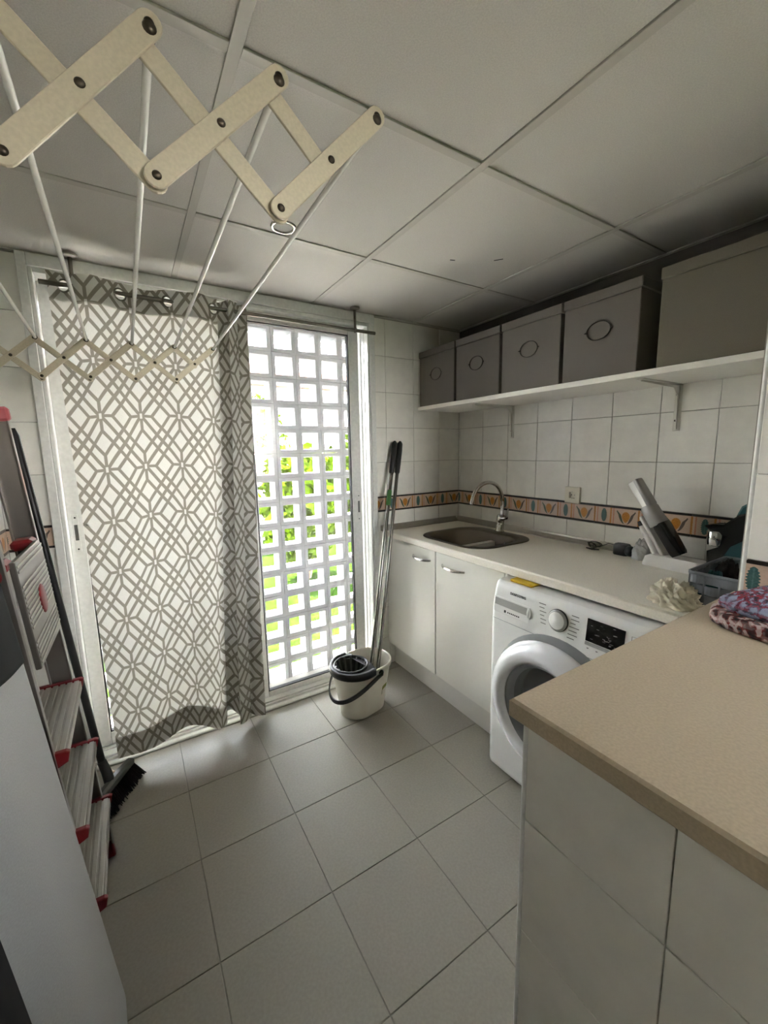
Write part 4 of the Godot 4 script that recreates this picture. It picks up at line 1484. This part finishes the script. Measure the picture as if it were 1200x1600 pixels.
# ------------------------------------------------------------------ left foreground: leaning padded board, broom, small knob
func build_left_things() -> void:
	var t := thing("padded_board", "tall pale padded board with a dark glossy cover over its top, leaning beside the ladder", "board", Vector3(0.55, 0.0, 1.26))
	t.rotation.z = atan(0.099)
	# cross-section in plan (x outwards, z along the wall): flat towards the window, rounded towards the room
	var plan := func(e: float) -> Array:
		var out := []
		var pts := [Vector2(0.040, -0.250), Vector2(0.066, -0.252), Vector2(0.078, -0.238), Vector2(0.082, -0.19), Vector2(0.087, -0.10), Vector2(0.086, 0.0), Vector2(0.078, 0.09), Vector2(0.060, 0.155), Vector2(0.030, 0.205), Vector2(-0.005, 0.238), Vector2(-0.040, 0.25), Vector2(-0.055, 0.235), Vector2(-0.040, 0.10), Vector2(-0.010, -0.05), Vector2(0.020, -0.20), Vector2(0.028, -0.245)]
		for i in pts.size():
			if pts[i].y > 0.0:
				pts[i].y *= 0.52
			pts[i].x += 0.006
		var c := Vector2(0.02, -0.06)
		for i in pts.size():
			for k in 3:
				var f := k / 3.0
				var q: Vector2 = pts[i].cubic_interpolate(pts[(i + 1) % pts.size()], pts[(i - 1 + pts.size()) % pts.size()], pts[(i + 2) % pts.size()], f)
				out.append(q + (q - c).normalized() * e)
		return out
	var sec := func(y: float, e: float, skew := 0.0) -> Array:
		var out := []
		for q in plan.call(e):
			out.append(Vector3(q.x, y + skew * (q.y + 0.25), q.y))
		return out
	var st := S()
	loft(st, [sec.call(0.012, -0.012), sec.call(0.014, -0.004), sec.call(0.024, 0.0), sec.call(0.3, 0.0), sec.call(0.6, 0.0), sec.call(0.9, 0.0), sec.call(1.22, 0.0), sec.call(1.24, -0.006), sec.call(1.246, -0.02)], true, true, true)
	obj(st, "pad", M.pale_cover, t)
	var cv := S()
	loft(cv, [sec.call(0.932, 0.0008, 0.22), sec.call(0.930, 0.004, 0.22), sec.call(0.938, 0.005, 0.22), sec.call(1.0, 0.0042, 0.12), sec.call(1.1, 0.004), sec.call(1.225, 0.004), sec.call(1.246, -0.003), sec.call(1.252, -0.02)], true, false, true)
	obj(cv, "top_cover", M.dark_cover, t).set_meta("label", "dark glossy cover over the upper end")
	# dark folded sheet added for the shade at the near edge of the board
	var dk := thing("shade_sheet", "dark sheet added as shade, in upright folds at the near edge of the pale board", "cloth", Vector3(0.50, 0.0, 1.56))
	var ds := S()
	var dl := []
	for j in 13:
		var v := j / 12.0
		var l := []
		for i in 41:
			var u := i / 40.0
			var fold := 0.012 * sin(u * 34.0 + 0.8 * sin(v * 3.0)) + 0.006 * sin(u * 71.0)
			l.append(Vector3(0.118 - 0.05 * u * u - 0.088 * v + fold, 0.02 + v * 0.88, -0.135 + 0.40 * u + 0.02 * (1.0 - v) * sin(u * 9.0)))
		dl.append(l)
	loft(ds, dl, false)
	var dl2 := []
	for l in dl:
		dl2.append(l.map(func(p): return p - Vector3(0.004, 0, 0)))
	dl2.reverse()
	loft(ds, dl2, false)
	obj(ds, "sheet_fold", M.sheet_shade, dk)
	# broom
	var b := thing("broom", "black broom with long black handle standing between the ladder and the door frame", "broom", Vector3(0.57, 0.0, 0.27))
	var o: Vector3 = b.position
	var p0 := Vector3(0.440, 1.446, 0.200)
	var p1 := Vector3(0.568, 0.140, 0.262)
	var pole := S()
	tube(pole, [p0 - o, p0.lerp(p1, 0.02) - o, p0.lerp(p1, 0.3) - o, p0.lerp(p1, 0.7) - o, p1 - o], [0.006, 0.0125, 0.0120, 0.0120, 0.0130], 14)
	obj(pole, "handle", M.black_plastic, b)
	var dir := Vector3(0.52, 0.0, -0.854).normalized()   # along the head
	var nrm := Vector3(0.854, 0.0, 0.52)
	var hx := Transform3D(Basis(dir, Vector3(0.18 * nrm.x, 1, 0.18 * nrm.z).normalized(), nrm), Vector3(0.585, 0.072, 0.285) - o)
	var hd := S()
	for k in 1:
		var loops := []
		for x in [-0.135, -0.128, -0.06, 0.0, 0.06, 0.128, 0.135]:
			var f := 1.0 if absf(x) < 0.13 else 0.7
			var top: float = (0.030 - 0.9 * x * x) * f
			loops.append([hx * Vector3(x, -0.008 * f, -0.018 * f), hx * Vector3(x, -0.008 * f, 0.018 * f), hx * Vector3(x, top * 0.6, 0.017 * f), hx * Vector3(x, top, 0.008 * f), hx * Vector3(x, top, -0.008 * f), hx * Vector3(x, top * 0.6, -0.017 * f)])
		loft(hd, loops, true, true, true, FLAT)
	obj(hd, "broom_head", M.grey_plastic, b)
	var sk := S()
	tube(sk, [hx * Vector3(0.0, 0.018, -0.004), (hx * Vector3(0.0, 0.05, -0.008)).lerp(p1 - o, 0.5), p1 - o + (p0 - p1).normalized() * 0.03], [0.018, 0.017, 0.015], 14)
	obj(sk, "socket", M.black_plastic, b)
	var br := S()
	for k in 1100:
		var u := rng.randf_range(-1, 1)
		var w := rng.randf_range(-1, 1)
		var a := hx * Vector3(u * 0.128, -0.006, w * 0.014)
		var e := hx * Vector3(u * 0.150, -0.06, 0.020 + w * 0.040)
		e.y = 0.002 + rng.randf() * 0.006
		var q := Vector3(rng.randfn(), 0, rng.randfn()) * 0.0022
		tube(br, [a, a.lerp(e, 0.5) + q, e + q * 2.0], [0.0026, 0.0026, 0.0018], 3, true)
	obj(br, "bristles", M.bristle_black, b).set_meta("kind", "stuff")
	var kn := thing("knob", "small pinkish beige plastic knob on the floor at the foot of the door frame", "knob", Vector3(0.575, 0.0005, 0.125))
	var ks := S()
	var kl := []
	for y in [[0.0, 0.010], [0.004, 0.016], [0.014, 0.017], [0.020, 0.013], [0.023, 0.006]]:
		var l := []
		for k in 20:
			var a := -TAU * k / 20.0
			var r: float = y[1] * (1.0 + 0.14 * cos(a * 5.0))
			l.append(Vector3(cos(a) * r, y[0], sin(a) * r))
		kl.append(l)
	loft(ks, kl, true, true, true)
	obj(ks, "grip", mat("knob_beige", Color(0.72, 0.60, 0.50), 0.5), kn)


# ------------------------------------------------------------------ mop bucket and mops
func build_bucket() -> void:
	var t := thing("mop_bucket", "cream plastic mop bucket with dark grey wringer and bail handle by the right door jamb", "bucket", Vector3(1.70, 0.0, 0.302), deg_to_rad(12))
	var st := S()
	var L := func(w: float, d: float, y: float) -> Array:
		return rrect(0, 0, w, d, d * 0.5, y, 12)
	loft(st, [L.call(0.232, 0.160, 0.001), L.call(0.246, 0.172, 0.006), L.call(0.262, 0.186, 0.06), L.call(0.300, 0.216, 0.17), L.call(0.322, 0.234, 0.235), L.call(0.334, 0.246, 0.238), L.call(0.338, 0.250, 0.258), L.call(0.334, 0.246, 0.262), L.call(0.322, 0.234, 0.262), L.call(0.316, 0.228, 0.256), L.call(0.294, 0.210, 0.17), L.call(0.256, 0.180, 0.06), L.call(0.238, 0.164, 0.010)], true, true, true)
	obj(st, "pail", M.bucket_plastic, t)
	# wringer: collar round the left end, sieve cup with ribs
	var cl := S()
	var arc := func(e: float, y: float) -> Array:
		var out := []
		for k in 25:
			var a := PI / 2 - 0.25 + (PI + 0.5) * k / 24.0
			var z := sin(a) * (0.125 + e)
			var x := cos(a) * (0.125 + e) - 0.044
			out.append(Vector3(x, y, z))
		return out
	loft(cl, [arc.call(0.0025, 0.238), arc.call(0.006, 0.240), arc.call(0.007, 0.268), arc.call(0.003, 0.273), arc.call(-0.014, 0.273), arc.call(-0.017, 0.262)], false)
	obj(cl, "collar", M.bucket_grey, t)
	var ch := Vector3(-0.070, 0.268, 0.0)
	var cup := S()
	lathe(cup, [Vector2(0.088, -0.006), Vector2(0.092, 0.004), Vector2(0.088, 0.010), Vector2(0.082, 0.010), Vector2(0.078, 0.002), Vector2(0.064, -0.05), Vector2(0.046, -0.085), Vector2(0.0, -0.088)], 40, Transform3D(Basis.IDENTITY, ch))
	obj(cup, "wringer", M.bucket_grey, t)
	var web := S()
	loft(web, [[Vector3(0.0, 0.266, -0.110), Vector3(0.018, 0.266, -0.05), Vector3(0.020, 0.266, 0.05), Vector3(0.0, 0.266, 0.110)], [Vector3(-0.10, 0.266, -0.106), Vector3(-0.02, 0.266, -0.05), Vector3(-0.02, 0.266, 0.05), Vector3(-0.10, 0.266, 0.106)]], false, false, false, FLAT)
	obj(web, "wringer_deck", M.bucket_grey, t)
	for k in 14:
		var a := TAU * k / 14.0
		var rb := S()
		var e := Vector3(cos(a), 0, sin(a))
		tube(rb, [ch + e * 0.0795 + Vector3(0, 0.006, 0), ch + e * 0.064 + Vector3(0, -0.045, 0), ch + e * 0.046 + Vector3(0, -0.082, 0)], [0.006, 0.0055, 0.004], 8)
		obj(rb, "rib", M.grey_plastic, t)
	var hd := S()
	var pts := []
	for k in 33:
		var a := PI * k / 32.0
		pts.append(Vector3(0.022 - 0.205 * pow(sin(a), 0.8), 0.240 - 0.118 * pow(sin(a), 1.1), 0.138 * cos(a)))
	var loops := []
	for k in pts.size():
		var d: Vector3 = (pts[mini(k + 1, 32)] - pts[maxi(k - 1, 0)]).normalized()
		var out := Vector3(pts[k].x + 0.0, 0.0, pts[k].z * 1.3).normalized()
		out = (out - d * out.dot(d)).normalized()
		var up := d.cross(out).normalized()
		var l := []
		for q in [[-0.003, -0.010], [0.003, -0.010], [0.004, 0.0], [0.003, 0.010], [-0.003, 0.010], [-0.002, 0.0]]:
			l.append(pts[k] + out * q[0] + up * q[1])
		loops.append(l)
	loft(hd, loops, true, true, true, FLAT)
	obj(hd, "bail_handle", M.bucket_grey, t)
	for s in [-1.0, 1.0]:
		var pv := S()
		lathe(pv, [Vector2(0.0, 0.012), Vector2(0.010, 0.011), Vector2(0.014, 0.006), Vector2(0.014, 0.0)], 18, axis_xf(Vector3(0.022, 0.240, 0.1245 * s), Vector3(0, 0, s)))
		obj(pv, "pivot", M.bucket_grey, t)
	# small product sticker low on the front right
	var sx := Transform3D(Basis(Vector3(0.94, 0, -0.33), Vector3(0.06, 0.985, 0.16).normalized(), Vector3(0.33, -0.15, 0.93).normalized()), Vector3(0.066, 0.120, 0.0975))
	var sk := obj(bx(Vector3(-0.022, 0.006, -0.001), Vector3(0.022, 0.026, 0.0012), 0.0005, sx), "sticker", M.sticker_green, t)
	obj(bx(Vector3(-0.022, -0.024, -0.0018), Vector3(-0.006, 0.004, 0.0008), 0.0004, sx), "sticker_patch", M.sticker_white, sk)
	# two mops standing in the bucket, leaning on the back wall
	var lab := ["chrome mop handle with black grip and green ring, nearer the door jamb", "chrome mop handle with black grip in the bucket, nearer the sink cabinet"]
	for k in 2:
		var top: Vector3 = [Vector3(2.112, 1.402, 0.026), Vector3(2.150, 1.400, 0.026)][k]
		var low: Vector3 = [Vector3(1.742, 0.150, 0.312), Vector3(1.795, 0.150, 0.300)][k]
		var foot: Vector3 = low + (low - top).normalized() * 0.135
		var m := thing("mop", lab[k], "mop", foot, 0.0, "mops standing in the bucket")
		var p := S()
		tube(p, [foot + (top - foot) * 0.04 - foot, (top - foot) * 0.5, (top - foot) * 0.93], 0.0105, 12)
		obj(p, "pole", M.pole_steel, m)
		var g := S()
		var q := func(f: float) -> Vector3: return (top - foot) * f
		tube(g, [q.call(0.865), q.call(0.87), q.call(0.90), q.call(0.96), q.call(0.99), q.call(1.0)], [0.012, 0.015, 0.0165, 0.0175, 0.016, 0.007], 14)
		obj(g, "grip", M.black_plastic, m)
		var s := S()
		tube(s, [q.call(0.0), q.call(0.03), q.call(0.08)], [0.026, 0.022, 0.013], 14)
		obj(s, "mop_socket", M.bucket_grey, m)
		if k == 0:
			var r := S()
			tube(r, [q.call(0.735), q.call(0.742), q.call(0.79), q.call(0.797)], [0.0112, 0.0135, 0.0135, 0.0112], 14)
			obj(r, "band", M.green_plastic, m)


# ------------------------------------------------------------------ things on the worktop
func cloth_heap(size: Vector3, seed_: int, amp := 0.35, freq := 3.0, nu := 44, nv := 20) -> SurfaceTool:
	var f := FastNoiseLite.new()
	f.seed = seed_
	f.frequency = freq
	f.noise_type = FastNoiseLite.TYPE_SIMPLEX_SMOOTH
	f.fractal_type = FastNoiseLite.FRACTAL_RIDGED
	f.fractal_octaves = 2
	var st := S()
	var loops := []
	for j in nv + 1:
		var v := float(j) / nv
		var l := []
		for i in nu:
			var a := -TAU * i / nu
			var d := Vector3(cos(a) * sin(v * PI / 2), cos(v * PI / 2), sin(a) * sin(v * PI / 2))
			var r := 1.0 + amp * f.get_noise_3dv(d * 0.9) + 0.12 * f.get_noise_3dv(d * 2.2 + Vector3(5, 0, 0))
			var p := Vector3(d.x * size.x / 2, d.y * size.y, d.z * size.z / 2) * r
			p.y = maxf(p.y, 0.0)
			if j == nv:
				p.y = 0.0
			l.append(p)
		loops.append(l)
	loft(st, loops, true)
	return st


func build_counter_things() -> void:
	# wall socket
	var so := thing("wall_socket", "square white wall socket with round recess above the border tiles", "socket", Vector3(XR, 1.111, 0.843))
	var sf := Transform3D(Basis(Vector3(0, 0, 1), Vector3(-1, 0, 0), Vector3(0, -1, 0)), Vector3.ZERO)
	var sl := []
	for q in [[0.081, 0.004, 0.0], [0.081, 0.004, 0.0105], [0.0785, 0.003, 0.0125]]:
		sl.append(xform(rrect(0, 0, q[0], q[0], q[1], q[2]), sf))
	for q in [[0.0228, 0.0125], [0.0205, 0.0118], [0.0195, 0.0020]]:
		sl.append(xform(rrect(0, 0, 0.081, 0.081, 0.004, 0.0).map(func(p): return p.normalized() * q[0] + Vector3(0, q[1], 0)), sf))
	var sp := S()
	loft(sp, sl, true, true, true, FLAT)
	obj(sp, "plate", M.socket_white, so)
	for z in [-0.0095, 0.0095]:
		var h := S()
		lathe(h, [Vector2(0.0, 0.0008), Vector2(0.0028, 0.0008), Vector2(0.003, -0.001)], 12, axis_xf(Vector3(-0.0021, 0, z), Vector3(-1, 0, 0)))
		obj(h, "pin_hole", M.print_dark, so)
	for y in [-0.0175, 0.0175]:
		obj(bx(Vector3(-0.0125, y - 0.002, -0.003), Vector3(-0.0018, y + 0.002, 0.003), 0.0005), "earth_clip", M.silver_trim, so)
	# charger with a tied cord
	var ch := thing("power_adapter", "black power adapter plug lying on the worktop beside the tied cable", "adapter", Vector3(2.582, HC, 1.126))
	ch.scale = Vector3.ONE * 1.2
	var bo := S()
	loft(bo, [rrect(0, 0, 0.040, 0.050, 0.012, 0.0), rrect(0, 0, 0.044, 0.054, 0.014, 0.004), rrect(0, 0, 0.044, 0.054, 0.014, 0.034), rrect(0, 0, 0.036, 0.046, 0.012, 0.040)], true, true, true)
	obj(bo, "body", M.black_plastic, ch)
	var fl := S()
	lathe(fl, [Vector2(0.0, 0.0), Vector2(0.018, 0.0), Vector2(0.019, 0.012), Vector2(0.016, 0.022), Vector2(0.0, 0.022)], 20, axis_xf(Vector3(-0.008, 0.020, 0.026), Vector3(-0.35, 0, 1)))
	obj(fl, "plug_face", M.black_plastic, ch)
	for s in [-1.0, 1.0]:
		var pn := S()
		tube(pn, [Vector3(-0.014 + 0.009 * s, 0.021, 0.046), Vector3(-0.020 + 0.009 * s, 0.021, 0.064)], 0.0024, 8)
		obj(pn, "pin", M.chrome, ch)
	var cd := thing("cable", "thin black cable tied in a small bundle against the metal strip", "cable", Vector3(2.578, HC, 1.0))
	var cs := S()
	var pts := []
	for k in 60:
		var a := k / 59.0
		var w := TAU * 3.0 * a
		pts.append(Vector3(0.008 + 0.020 * sin(w * 0.5 + 0.6), 0.006 + 0.026 * absf(sin(w * 0.5)) * (0.4 + 0.6 * sin(a * 9.0) ** 2), -0.008 + 0.030 * sin(w) * (1.0 - 0.3 * a)))
	tube(cs, pts, 0.0021, 8)
	tube(cs, [pts[-1], Vector3(0.012, 0.020, 0.03), Vector3(0.020, 0.034, 0.055), Vector3(0.018, 0.034, 0.080), Vector3(0.012, 0.026, 0.104)], 0.0021, 8)
	tube(cs, [Vector3(-0.012, 0.003, -0.03), Vector3(-0.018, 0.003, 0.0), Vector3(-0.008, 0.004, 0.03)], [0.003, 0.0045, 0.003], 8)
	obj(cs, "cord", M.black_plastic, cd)
	var ti := S()
	torus(ti, Vector3(0.006, 0.012, -0.004), Basis(Vector3(1, 0, 0), Vector3(0, 1, 0), Vector3(0, 0, 1)), 0.009, 0.0025, 16, 6)
	obj(ti, "tie", M.black_plastic, cd)
	# hand vacuum leaning in its pale stand
	var va := thing("hand_vacuum", "white and grey cordless hand vacuum leaning in a white stand, black handle part", "vacuum", Vector3(2.530, HC, 1.335))
	var o: Vector3 = va.position
	var tipA := Vector3(2.520, 1.200, 1.190) - o
	var base := Vector3(2.530, 0.924, 1.362) - o
	var ax := (base - tipA).normalized()
	var bb := frame_at(ax)
	# local frame of the stick: z down the stick, x across (towards the viewer's left), y off the wall
	var side := Vector3(0.15, 0, -1.0)
	side = (side - ax * side.dot(ax)).normalized()
	var V := Transform3D(Basis(side, ax.cross(side), ax), tipA)
	var L := ax.dot(base - tipA)
	var tip := S()
	var sec := func(z: float, w: float, d: float, x := 0.0) -> Array:
		return xform(rrect(x, 0, w, d, minf(w, d) * 0.35, 0.0, 4).map(func(p): return Vector3(p.x, p.z, z)), V)
	loft(tip, [sec.call(-0.004, 0.040, 0.030), sec.call(0.0, 0.046, 0.036), sec.call(0.105, 0.044, 0.040), sec.call(0.112, 0.05, 0.05)], true, true, true)
	obj(tip, "nozzle", M.vac_white, va)
	var ns := S()
	loft(ns, [sec.call(-0.006, 0.018, 0.036, -0.016), sec.call(0.0, 0.020, 0.040, -0.017), sec.call(0.108, 0.022, 0.045, -0.016), sec.call(0.112, 0.02, 0.045, -0.014)], true, true, true)
	obj(ns, "nozzle_back", M.vac_grey, va)
	var md := S()
	loft(md, [sec.call(0.106, 0.046, 0.046), sec.call(0.118, 0.058, 0.058), sec.call(0.185, 0.062, 0.062), sec.call(0.192, 0.058, 0.058)], true, true, true)
	obj(md, "motor_housing", M.vac_grey, va)
	var mk := S()
	for k in 4:
		box(mk, Vector3(0.028, -0.012 + 0.007 * k, 0.138 + 0.002 * k), Vector3(0.0325, -0.008 + 0.007 * k, 0.160), 0.0005, V)
	obj(mk, "vent", M.print_dark, va)
	var hd := S()
	loft(hd, [sec.call(0.188, 0.050, 0.056, -0.010), sec.call(0.20, 0.054, 0.060, -0.010), sec.call(L - 0.01, 0.050, 0.056, -0.010), sec.call(L, 0.044, 0.05, -0.010)], true, true, true)
	obj(hd, "battery_grip", M.black_gloss, va)
	var rl := S()
	loft(rl, [sec.call(0.135, 0.012, 0.03, 0.044), sec.call(0.15, 0.016, 0.036, 0.045), sec.call(L - 0.005, 0.016, 0.036, 0.045), sec.call(L + 0.005, 0.012, 0.03, 0.045)], true, true, true)
	obj(rl, "white_bar", M.vac_white, va)
	var tb := S()
	tube(tb, [V * Vector3(0.068, 0, 0.165), V * Vector3(0.070, 0, 0.18), V * Vector3(0.074, 0.0, L - 0.02), V * Vector3(0.074, 0.0, L + 0.008)], [0.011, 0.0135, 0.0145, 0.0145], 14)
	obj(tb, "spare_tube", M.vac_white, va)
	var tc := S()
	tube(tc, [V * Vector3(0.066, 0, 0.148), V * Vector3(0.068, 0, 0.168)], [0.010, 0.0135], 14)
	obj(tc, "tube_cap", M.black_plastic, va)
	var stn := S()
	loft(stn, [rrect(0.0, 0.02, 0.085, 0.21, 0.02, 0.0), rrect(0.0, 0.02, 0.088, 0.213, 0.022, 0.005), rrect(0.002, 0.02, 0.078, 0.20, 0.02, 0.034), rrect(0.004, 0.03, 0.066, 0.17, 0.018, 0.044)], true, true, true)
	obj(stn, "stand", M.paper_white, va)
	var gb := thing("clear_bag", "small crumpled translucent bag beside the vacuum stand", "bag", Vector3(2.570, HC, 1.212))
	var gm := mat("clear_film", Color(0.80, 0.80, 0.79, 0.45), 0.3)
	gm.transparency = BaseMaterial3D.TRANSPARENCY_ALPHA
	obj(cloth_heap(Vector3(0.060, 0.072, 0.060), 8, 0.25, 2.2, 36, 16), "film", gm, gb)
	# black and teal appliance behind the basket
	var ir := thing("household_appliance", "black and teal household appliance with chrome collar standing behind the grey basket", "appliance", Vector3(2.560, HC, 1.535))
	var ib := S()
	var P := Transform3D(Basis(Vector3(0, 0, -1), Vector3(0, 1, 0), Vector3(1, 0, 0)), Vector3.ZERO)
	prism(ib, [Vector2(0.070, 0.0), Vector2(0.078, 0.03), Vector2(0.082, 0.090), Vector2(0.046, 0.112), Vector2(0.030, 0.150), Vector2(0.078, 0.166), Vector2(0.096, 0.182), Vector2(0.070, 0.190), Vector2(0.040, 0.192), Vector2(0.0, 0.232), Vector2(-0.060, 0.262), Vector2(-0.075, 0.235), Vector2(-0.030, 0.19), Vector2(-0.030, 0.0)], -0.035, 0.035, P, 0.006)
	obj(ib, "body", M.black_gloss, ir)
	var tl := S()
	prism(tl, [Vector2(-0.028, 0.0), Vector2(0.030, 0.0), Vector2(0.032, 0.070), Vector2(0.010, 0.120), Vector2(-0.028, 0.15), Vector2(-0.075, 0.16), Vector2(-0.080, 0.0)], -0.042, 0.040, P, 0.006)
	obj(tl, "water_tank", M.teal_plastic, ir)
	var tt := S()
	prism(tt, [Vector2(0.008, 0.226), Vector2(-0.004, 0.262), Vector2(-0.040, 0.290), Vector2(-0.080, 0.292), Vector2(-0.080, 0.258), Vector2(-0.05, 0.240)], -0.030, 0.030, P, 0.006)
	obj(tt, "handle_top", M.teal_plastic, ir)
	var cc := S()
	lathe(cc, [Vector2(0.0, 0.0), Vector2(0.026, 0.0), Vector2(0.029, 0.004), Vector2(0.029, 0.050), Vector2(0.026, 0.054), Vector2(0.0, 0.054)], 26, Transform3D(Basis.IDENTITY, Vector3(-0.012, 0.112, -0.062)))
	obj(cc, "chrome_collar", M.chrome, ir)
	# grey plastic basket woven of broad bands
	var bk := thing("basket", "grey plastic basket with broad woven bands at the end of the worktop", "basket", Vector3(2.312, HC, 1.617))
	var w := 0.285
	var d := 0.165
	var hgt := 0.100
	var fl2 := S()
	loft(fl2, [rrect(0, 0, w - 0.022, d - 0.022, 0.012, 0.001), rrect(0, 0, w - 0.018, d - 0.018, 0.012, 0.004)], true, true, true)
	obj(fl2, "bottom", M.basket_grey, bk)
	var rim := S()
	loft(rim, [rrect(0, 0, w - 0.008, d - 0.008, 0.012, hgt - 0.010), rrect(0, 0, w, d, 0.014, hgt - 0.009), rrect(0, 0, w, d, 0.014, hgt), rrect(0, 0, w - 0.010, d - 0.010, 0.010, hgt), rrect(0, 0, w - 0.010, d - 0.010, 0.010, hgt - 0.010), rrect(0, 0, w - 0.008, d - 0.008, 0.012, hgt - 0.010)], true)
	obj(rim, "rim", M.basket_grey, bk)
	var hb := 0.0285
	for face in 4:
		var len_: float = (w if face % 2 == 0 else d) - 0.014
		var nn := 6 if face % 2 == 0 else 4
		var yaw := PI / 2 * face
		var dist: float = (d if face % 2 == 0 else w) / 2 - 0.006
		var B := Transform3D(Basis(Vector3.UP, yaw), Vector3.ZERO)
		for r in 3:
			for c in nn:
				var sw := len_ / nn
				var over := (r + c) % 2 == 0
				var st := S()
				var x0 := -len_ / 2 + c * sw
				var y0 := 0.003 + r * (hb + 0.002)
				var bul := 0.0060 if over else -0.0025
				var loops := []
				for k in 5:
					var f := k / 4.0
					var e := dist - 0.001 + bul * sin(PI * f)
					var xx := x0 + sw * f
					loops.append([B * Vector3(xx, y0, e - 0.0015), B * Vector3(xx, y0 + 0.002, e + 0.001), B * Vector3(xx, y0 + hb - 0.002, e + 0.001), B * Vector3(xx, y0 + hb, e - 0.0015)])
				loft(st, loops, true, true, true, FLAT)
				obj(st, "woven_band", M.basket_grey, bk)
		for c in nn + 1:
			var x := -len_ / 2 + c * len_ / nn
			obj(bx(Vector3(x - 0.003, 0.002, dist - 0.0022), Vector3(x + 0.003, hgt - 0.008, dist + 0.0012), 0.0008, B), "upright_band", M.basket_grey, bk)
	var inside := [["cloth", "teal cloth bunched inside the grey basket", "teal_cloth", Vector3(-0.078, 0.006, -0.035), Vector3(0.12, 0.085, 0.085), 3], ["cloth", "dark cloth heaped inside the grey basket", "dark_cloth", Vector3(0.035, 0.006, -0.040), Vector3(0.15, 0.102, 0.080), 5], ["cloth", "pink patterned cloth at the near side inside the grey basket", "pink_cloth", Vector3(0.025, 0.006, 0.035), Vector3(0.15, 0.095, 0.085), 11]]
	for q in inside:
		var c := thing(q[0], q[1], "cloth", bk.position + q[3], 0.0, "cloths in the basket")
		obj(cloth_heap(q[4] * Vector3(0.78, 0.85, 0.78), q[5], 0.28, 2.0, 32, 14), "folds", M[q[2]], c)
	var wc := thing("cloth", "crumpled cream cloth lying on the worktop against the grey basket", "cloth", Vector3(2.118, HC, 1.530))
	obj(cloth_heap(Vector3(0.080, 0.058, 0.11), 19, 0.42, 2.0, 80, 30), "folds", M.cream_cloth, wc)
	obj(cloth_heap(Vector3(0.045, 0.010, 0.10), 23, 0.3, 2.0, 40, 10), "trailing_edge", M.cream_cloth, wc).position = Vector3(0.0, 0, 0.075)


# ------------------------------------------------------------------ patterned cloth on the ledge
func ledge_print() -> ImageTexture:
	var n := 256
	var im := Image.create(n, n, false, Image.FORMAT_RGB8)
	var f := FastNoiseLite.new()
	f.frequency = 0.03
	f.seed = 31
	var g := FastNoiseLite.new()
	g.noise_type = FastNoiseLite.TYPE_CELLULAR
	g.cellular_return_type = FastNoiseLite.RETURN_DISTANCE2_SUB
	g.frequency = 0.035
	g.seed = 12
	g.domain_warp_enabled = true
	g.domain_warp_amplitude = 18.0
	for y in n:
		for x in n:
			var e := g.get_noise_2d(x * 0.7, y * 1.6)
			var q := f.get_noise_2d(x, y * 2.0)
			var c := Color(0.52, 0.55, 0.63).lightened(0.15 * q)
			if e < -0.80:
				c = Color(0.50, 0.06, 0.15) if q > -0.12 else Color(0.08, 0.06, 0.12)
			elif e < -0.74:
				c = Color(0.30, 0.12, 0.22)
			im.set_pixel(x, y, c)
	return ImageTexture.create_from_image(im)


func hem_print() -> ImageTexture:
	var n := 128
	var im := Image.create(n * 2, n, false, Image.FORMAT_RGB8)
	var f := FastNoiseLite.new()
	f.frequency = 0.035
	f.seed = 77
	f.fractal_octaves = 2
	for y in n:
		for x in n * 2:
			var q := f.get_noise_2d(x * 0.9 + y * 0.8, y * 1.5 - x * 0.25)
			var c := Color(0.30, 0.10, 0.08)
			if q > 0.16:
				c = Color(0.72, 0.66, 0.64)
			elif q > 0.03:
				c = Color(0.46, 0.16, 0.13)
			elif q < -0.22:
				c = Color(0.07, 0.05, 0.06)
			im.set_pixel(x, y, c)
	return ImageTexture.create_from_image(im)


func build_ledge_cloth() -> void:
	var t := thing("printed_cloth", "folded blue-grey cloth printed with red and rust leaves lying on the beige ledge", "cloth", Vector3(1.86, 0.980, 1.842))
	var m1 := mat("cloth_print_blue", Color(1, 1, 1), 0.95)
	m1.albedo_texture = ledge_print()
	triplanar(m1, 4.0, false)
	var m2 := mat("cloth_print_rust", Color(1, 1, 1), 0.95)
	m2.albedo_texture = hem_print()
	triplanar(m2, 6.0, false)
	var f := FastNoiseLite.new()
	f.seed = 41
	f.frequency = 9.0
	var blob := func(cx: float, cz: float, w: float, d: float, y0: float, y1: float, turn: float) -> SurfaceTool:
		var st := S()
		var loops := []
		var prof := [[0.90, 0.0], [0.985, 0.004], [1.0, 0.35], [0.985, 0.72], [0.94, 0.92], [0.80, 1.0], [0.5, 1.06], [0.2, 1.08], [0.01, 1.08]]
		for p in prof:
			var l := []
			for q in rrect(0, 0, w, d, minf(w, d) * 0.32, 0.0, 8):
				var s: Vector3 = Basis(Vector3.UP, turn) * (q * p[0])
				var at := Vector3(cx + s.x, 0, cz + s.z)
				var e := f.get_noise_2d(at.x, at.z)
				var e2 := f.get_noise_2d(at.x * 2.4 + 7.0, at.z * 2.4)
				at.x += s.normalized().x * 0.010 * e2
				at.z += s.normalized().z * 0.010 * e2
				at.y = lerpf(y0, y1, p[1]) + (0.007 * e + 0.004 * e2 if p[1] > 0.3 else 0.0)
				l.append(at)
			loops.append(l)
		loft(st, loops, true, true)
		return st
	obj(blob.call(0.0, 0.0, 0.255, 0.205, 0.0005, 0.030, -0.25), "lower_fold", m2, t).set_meta("label", "rust and cream printed lower fold")
	obj(blob.call(0.018, -0.010, 0.225, 0.180, 0.027, 0.050, -0.18), "upper_fold", m1, t)
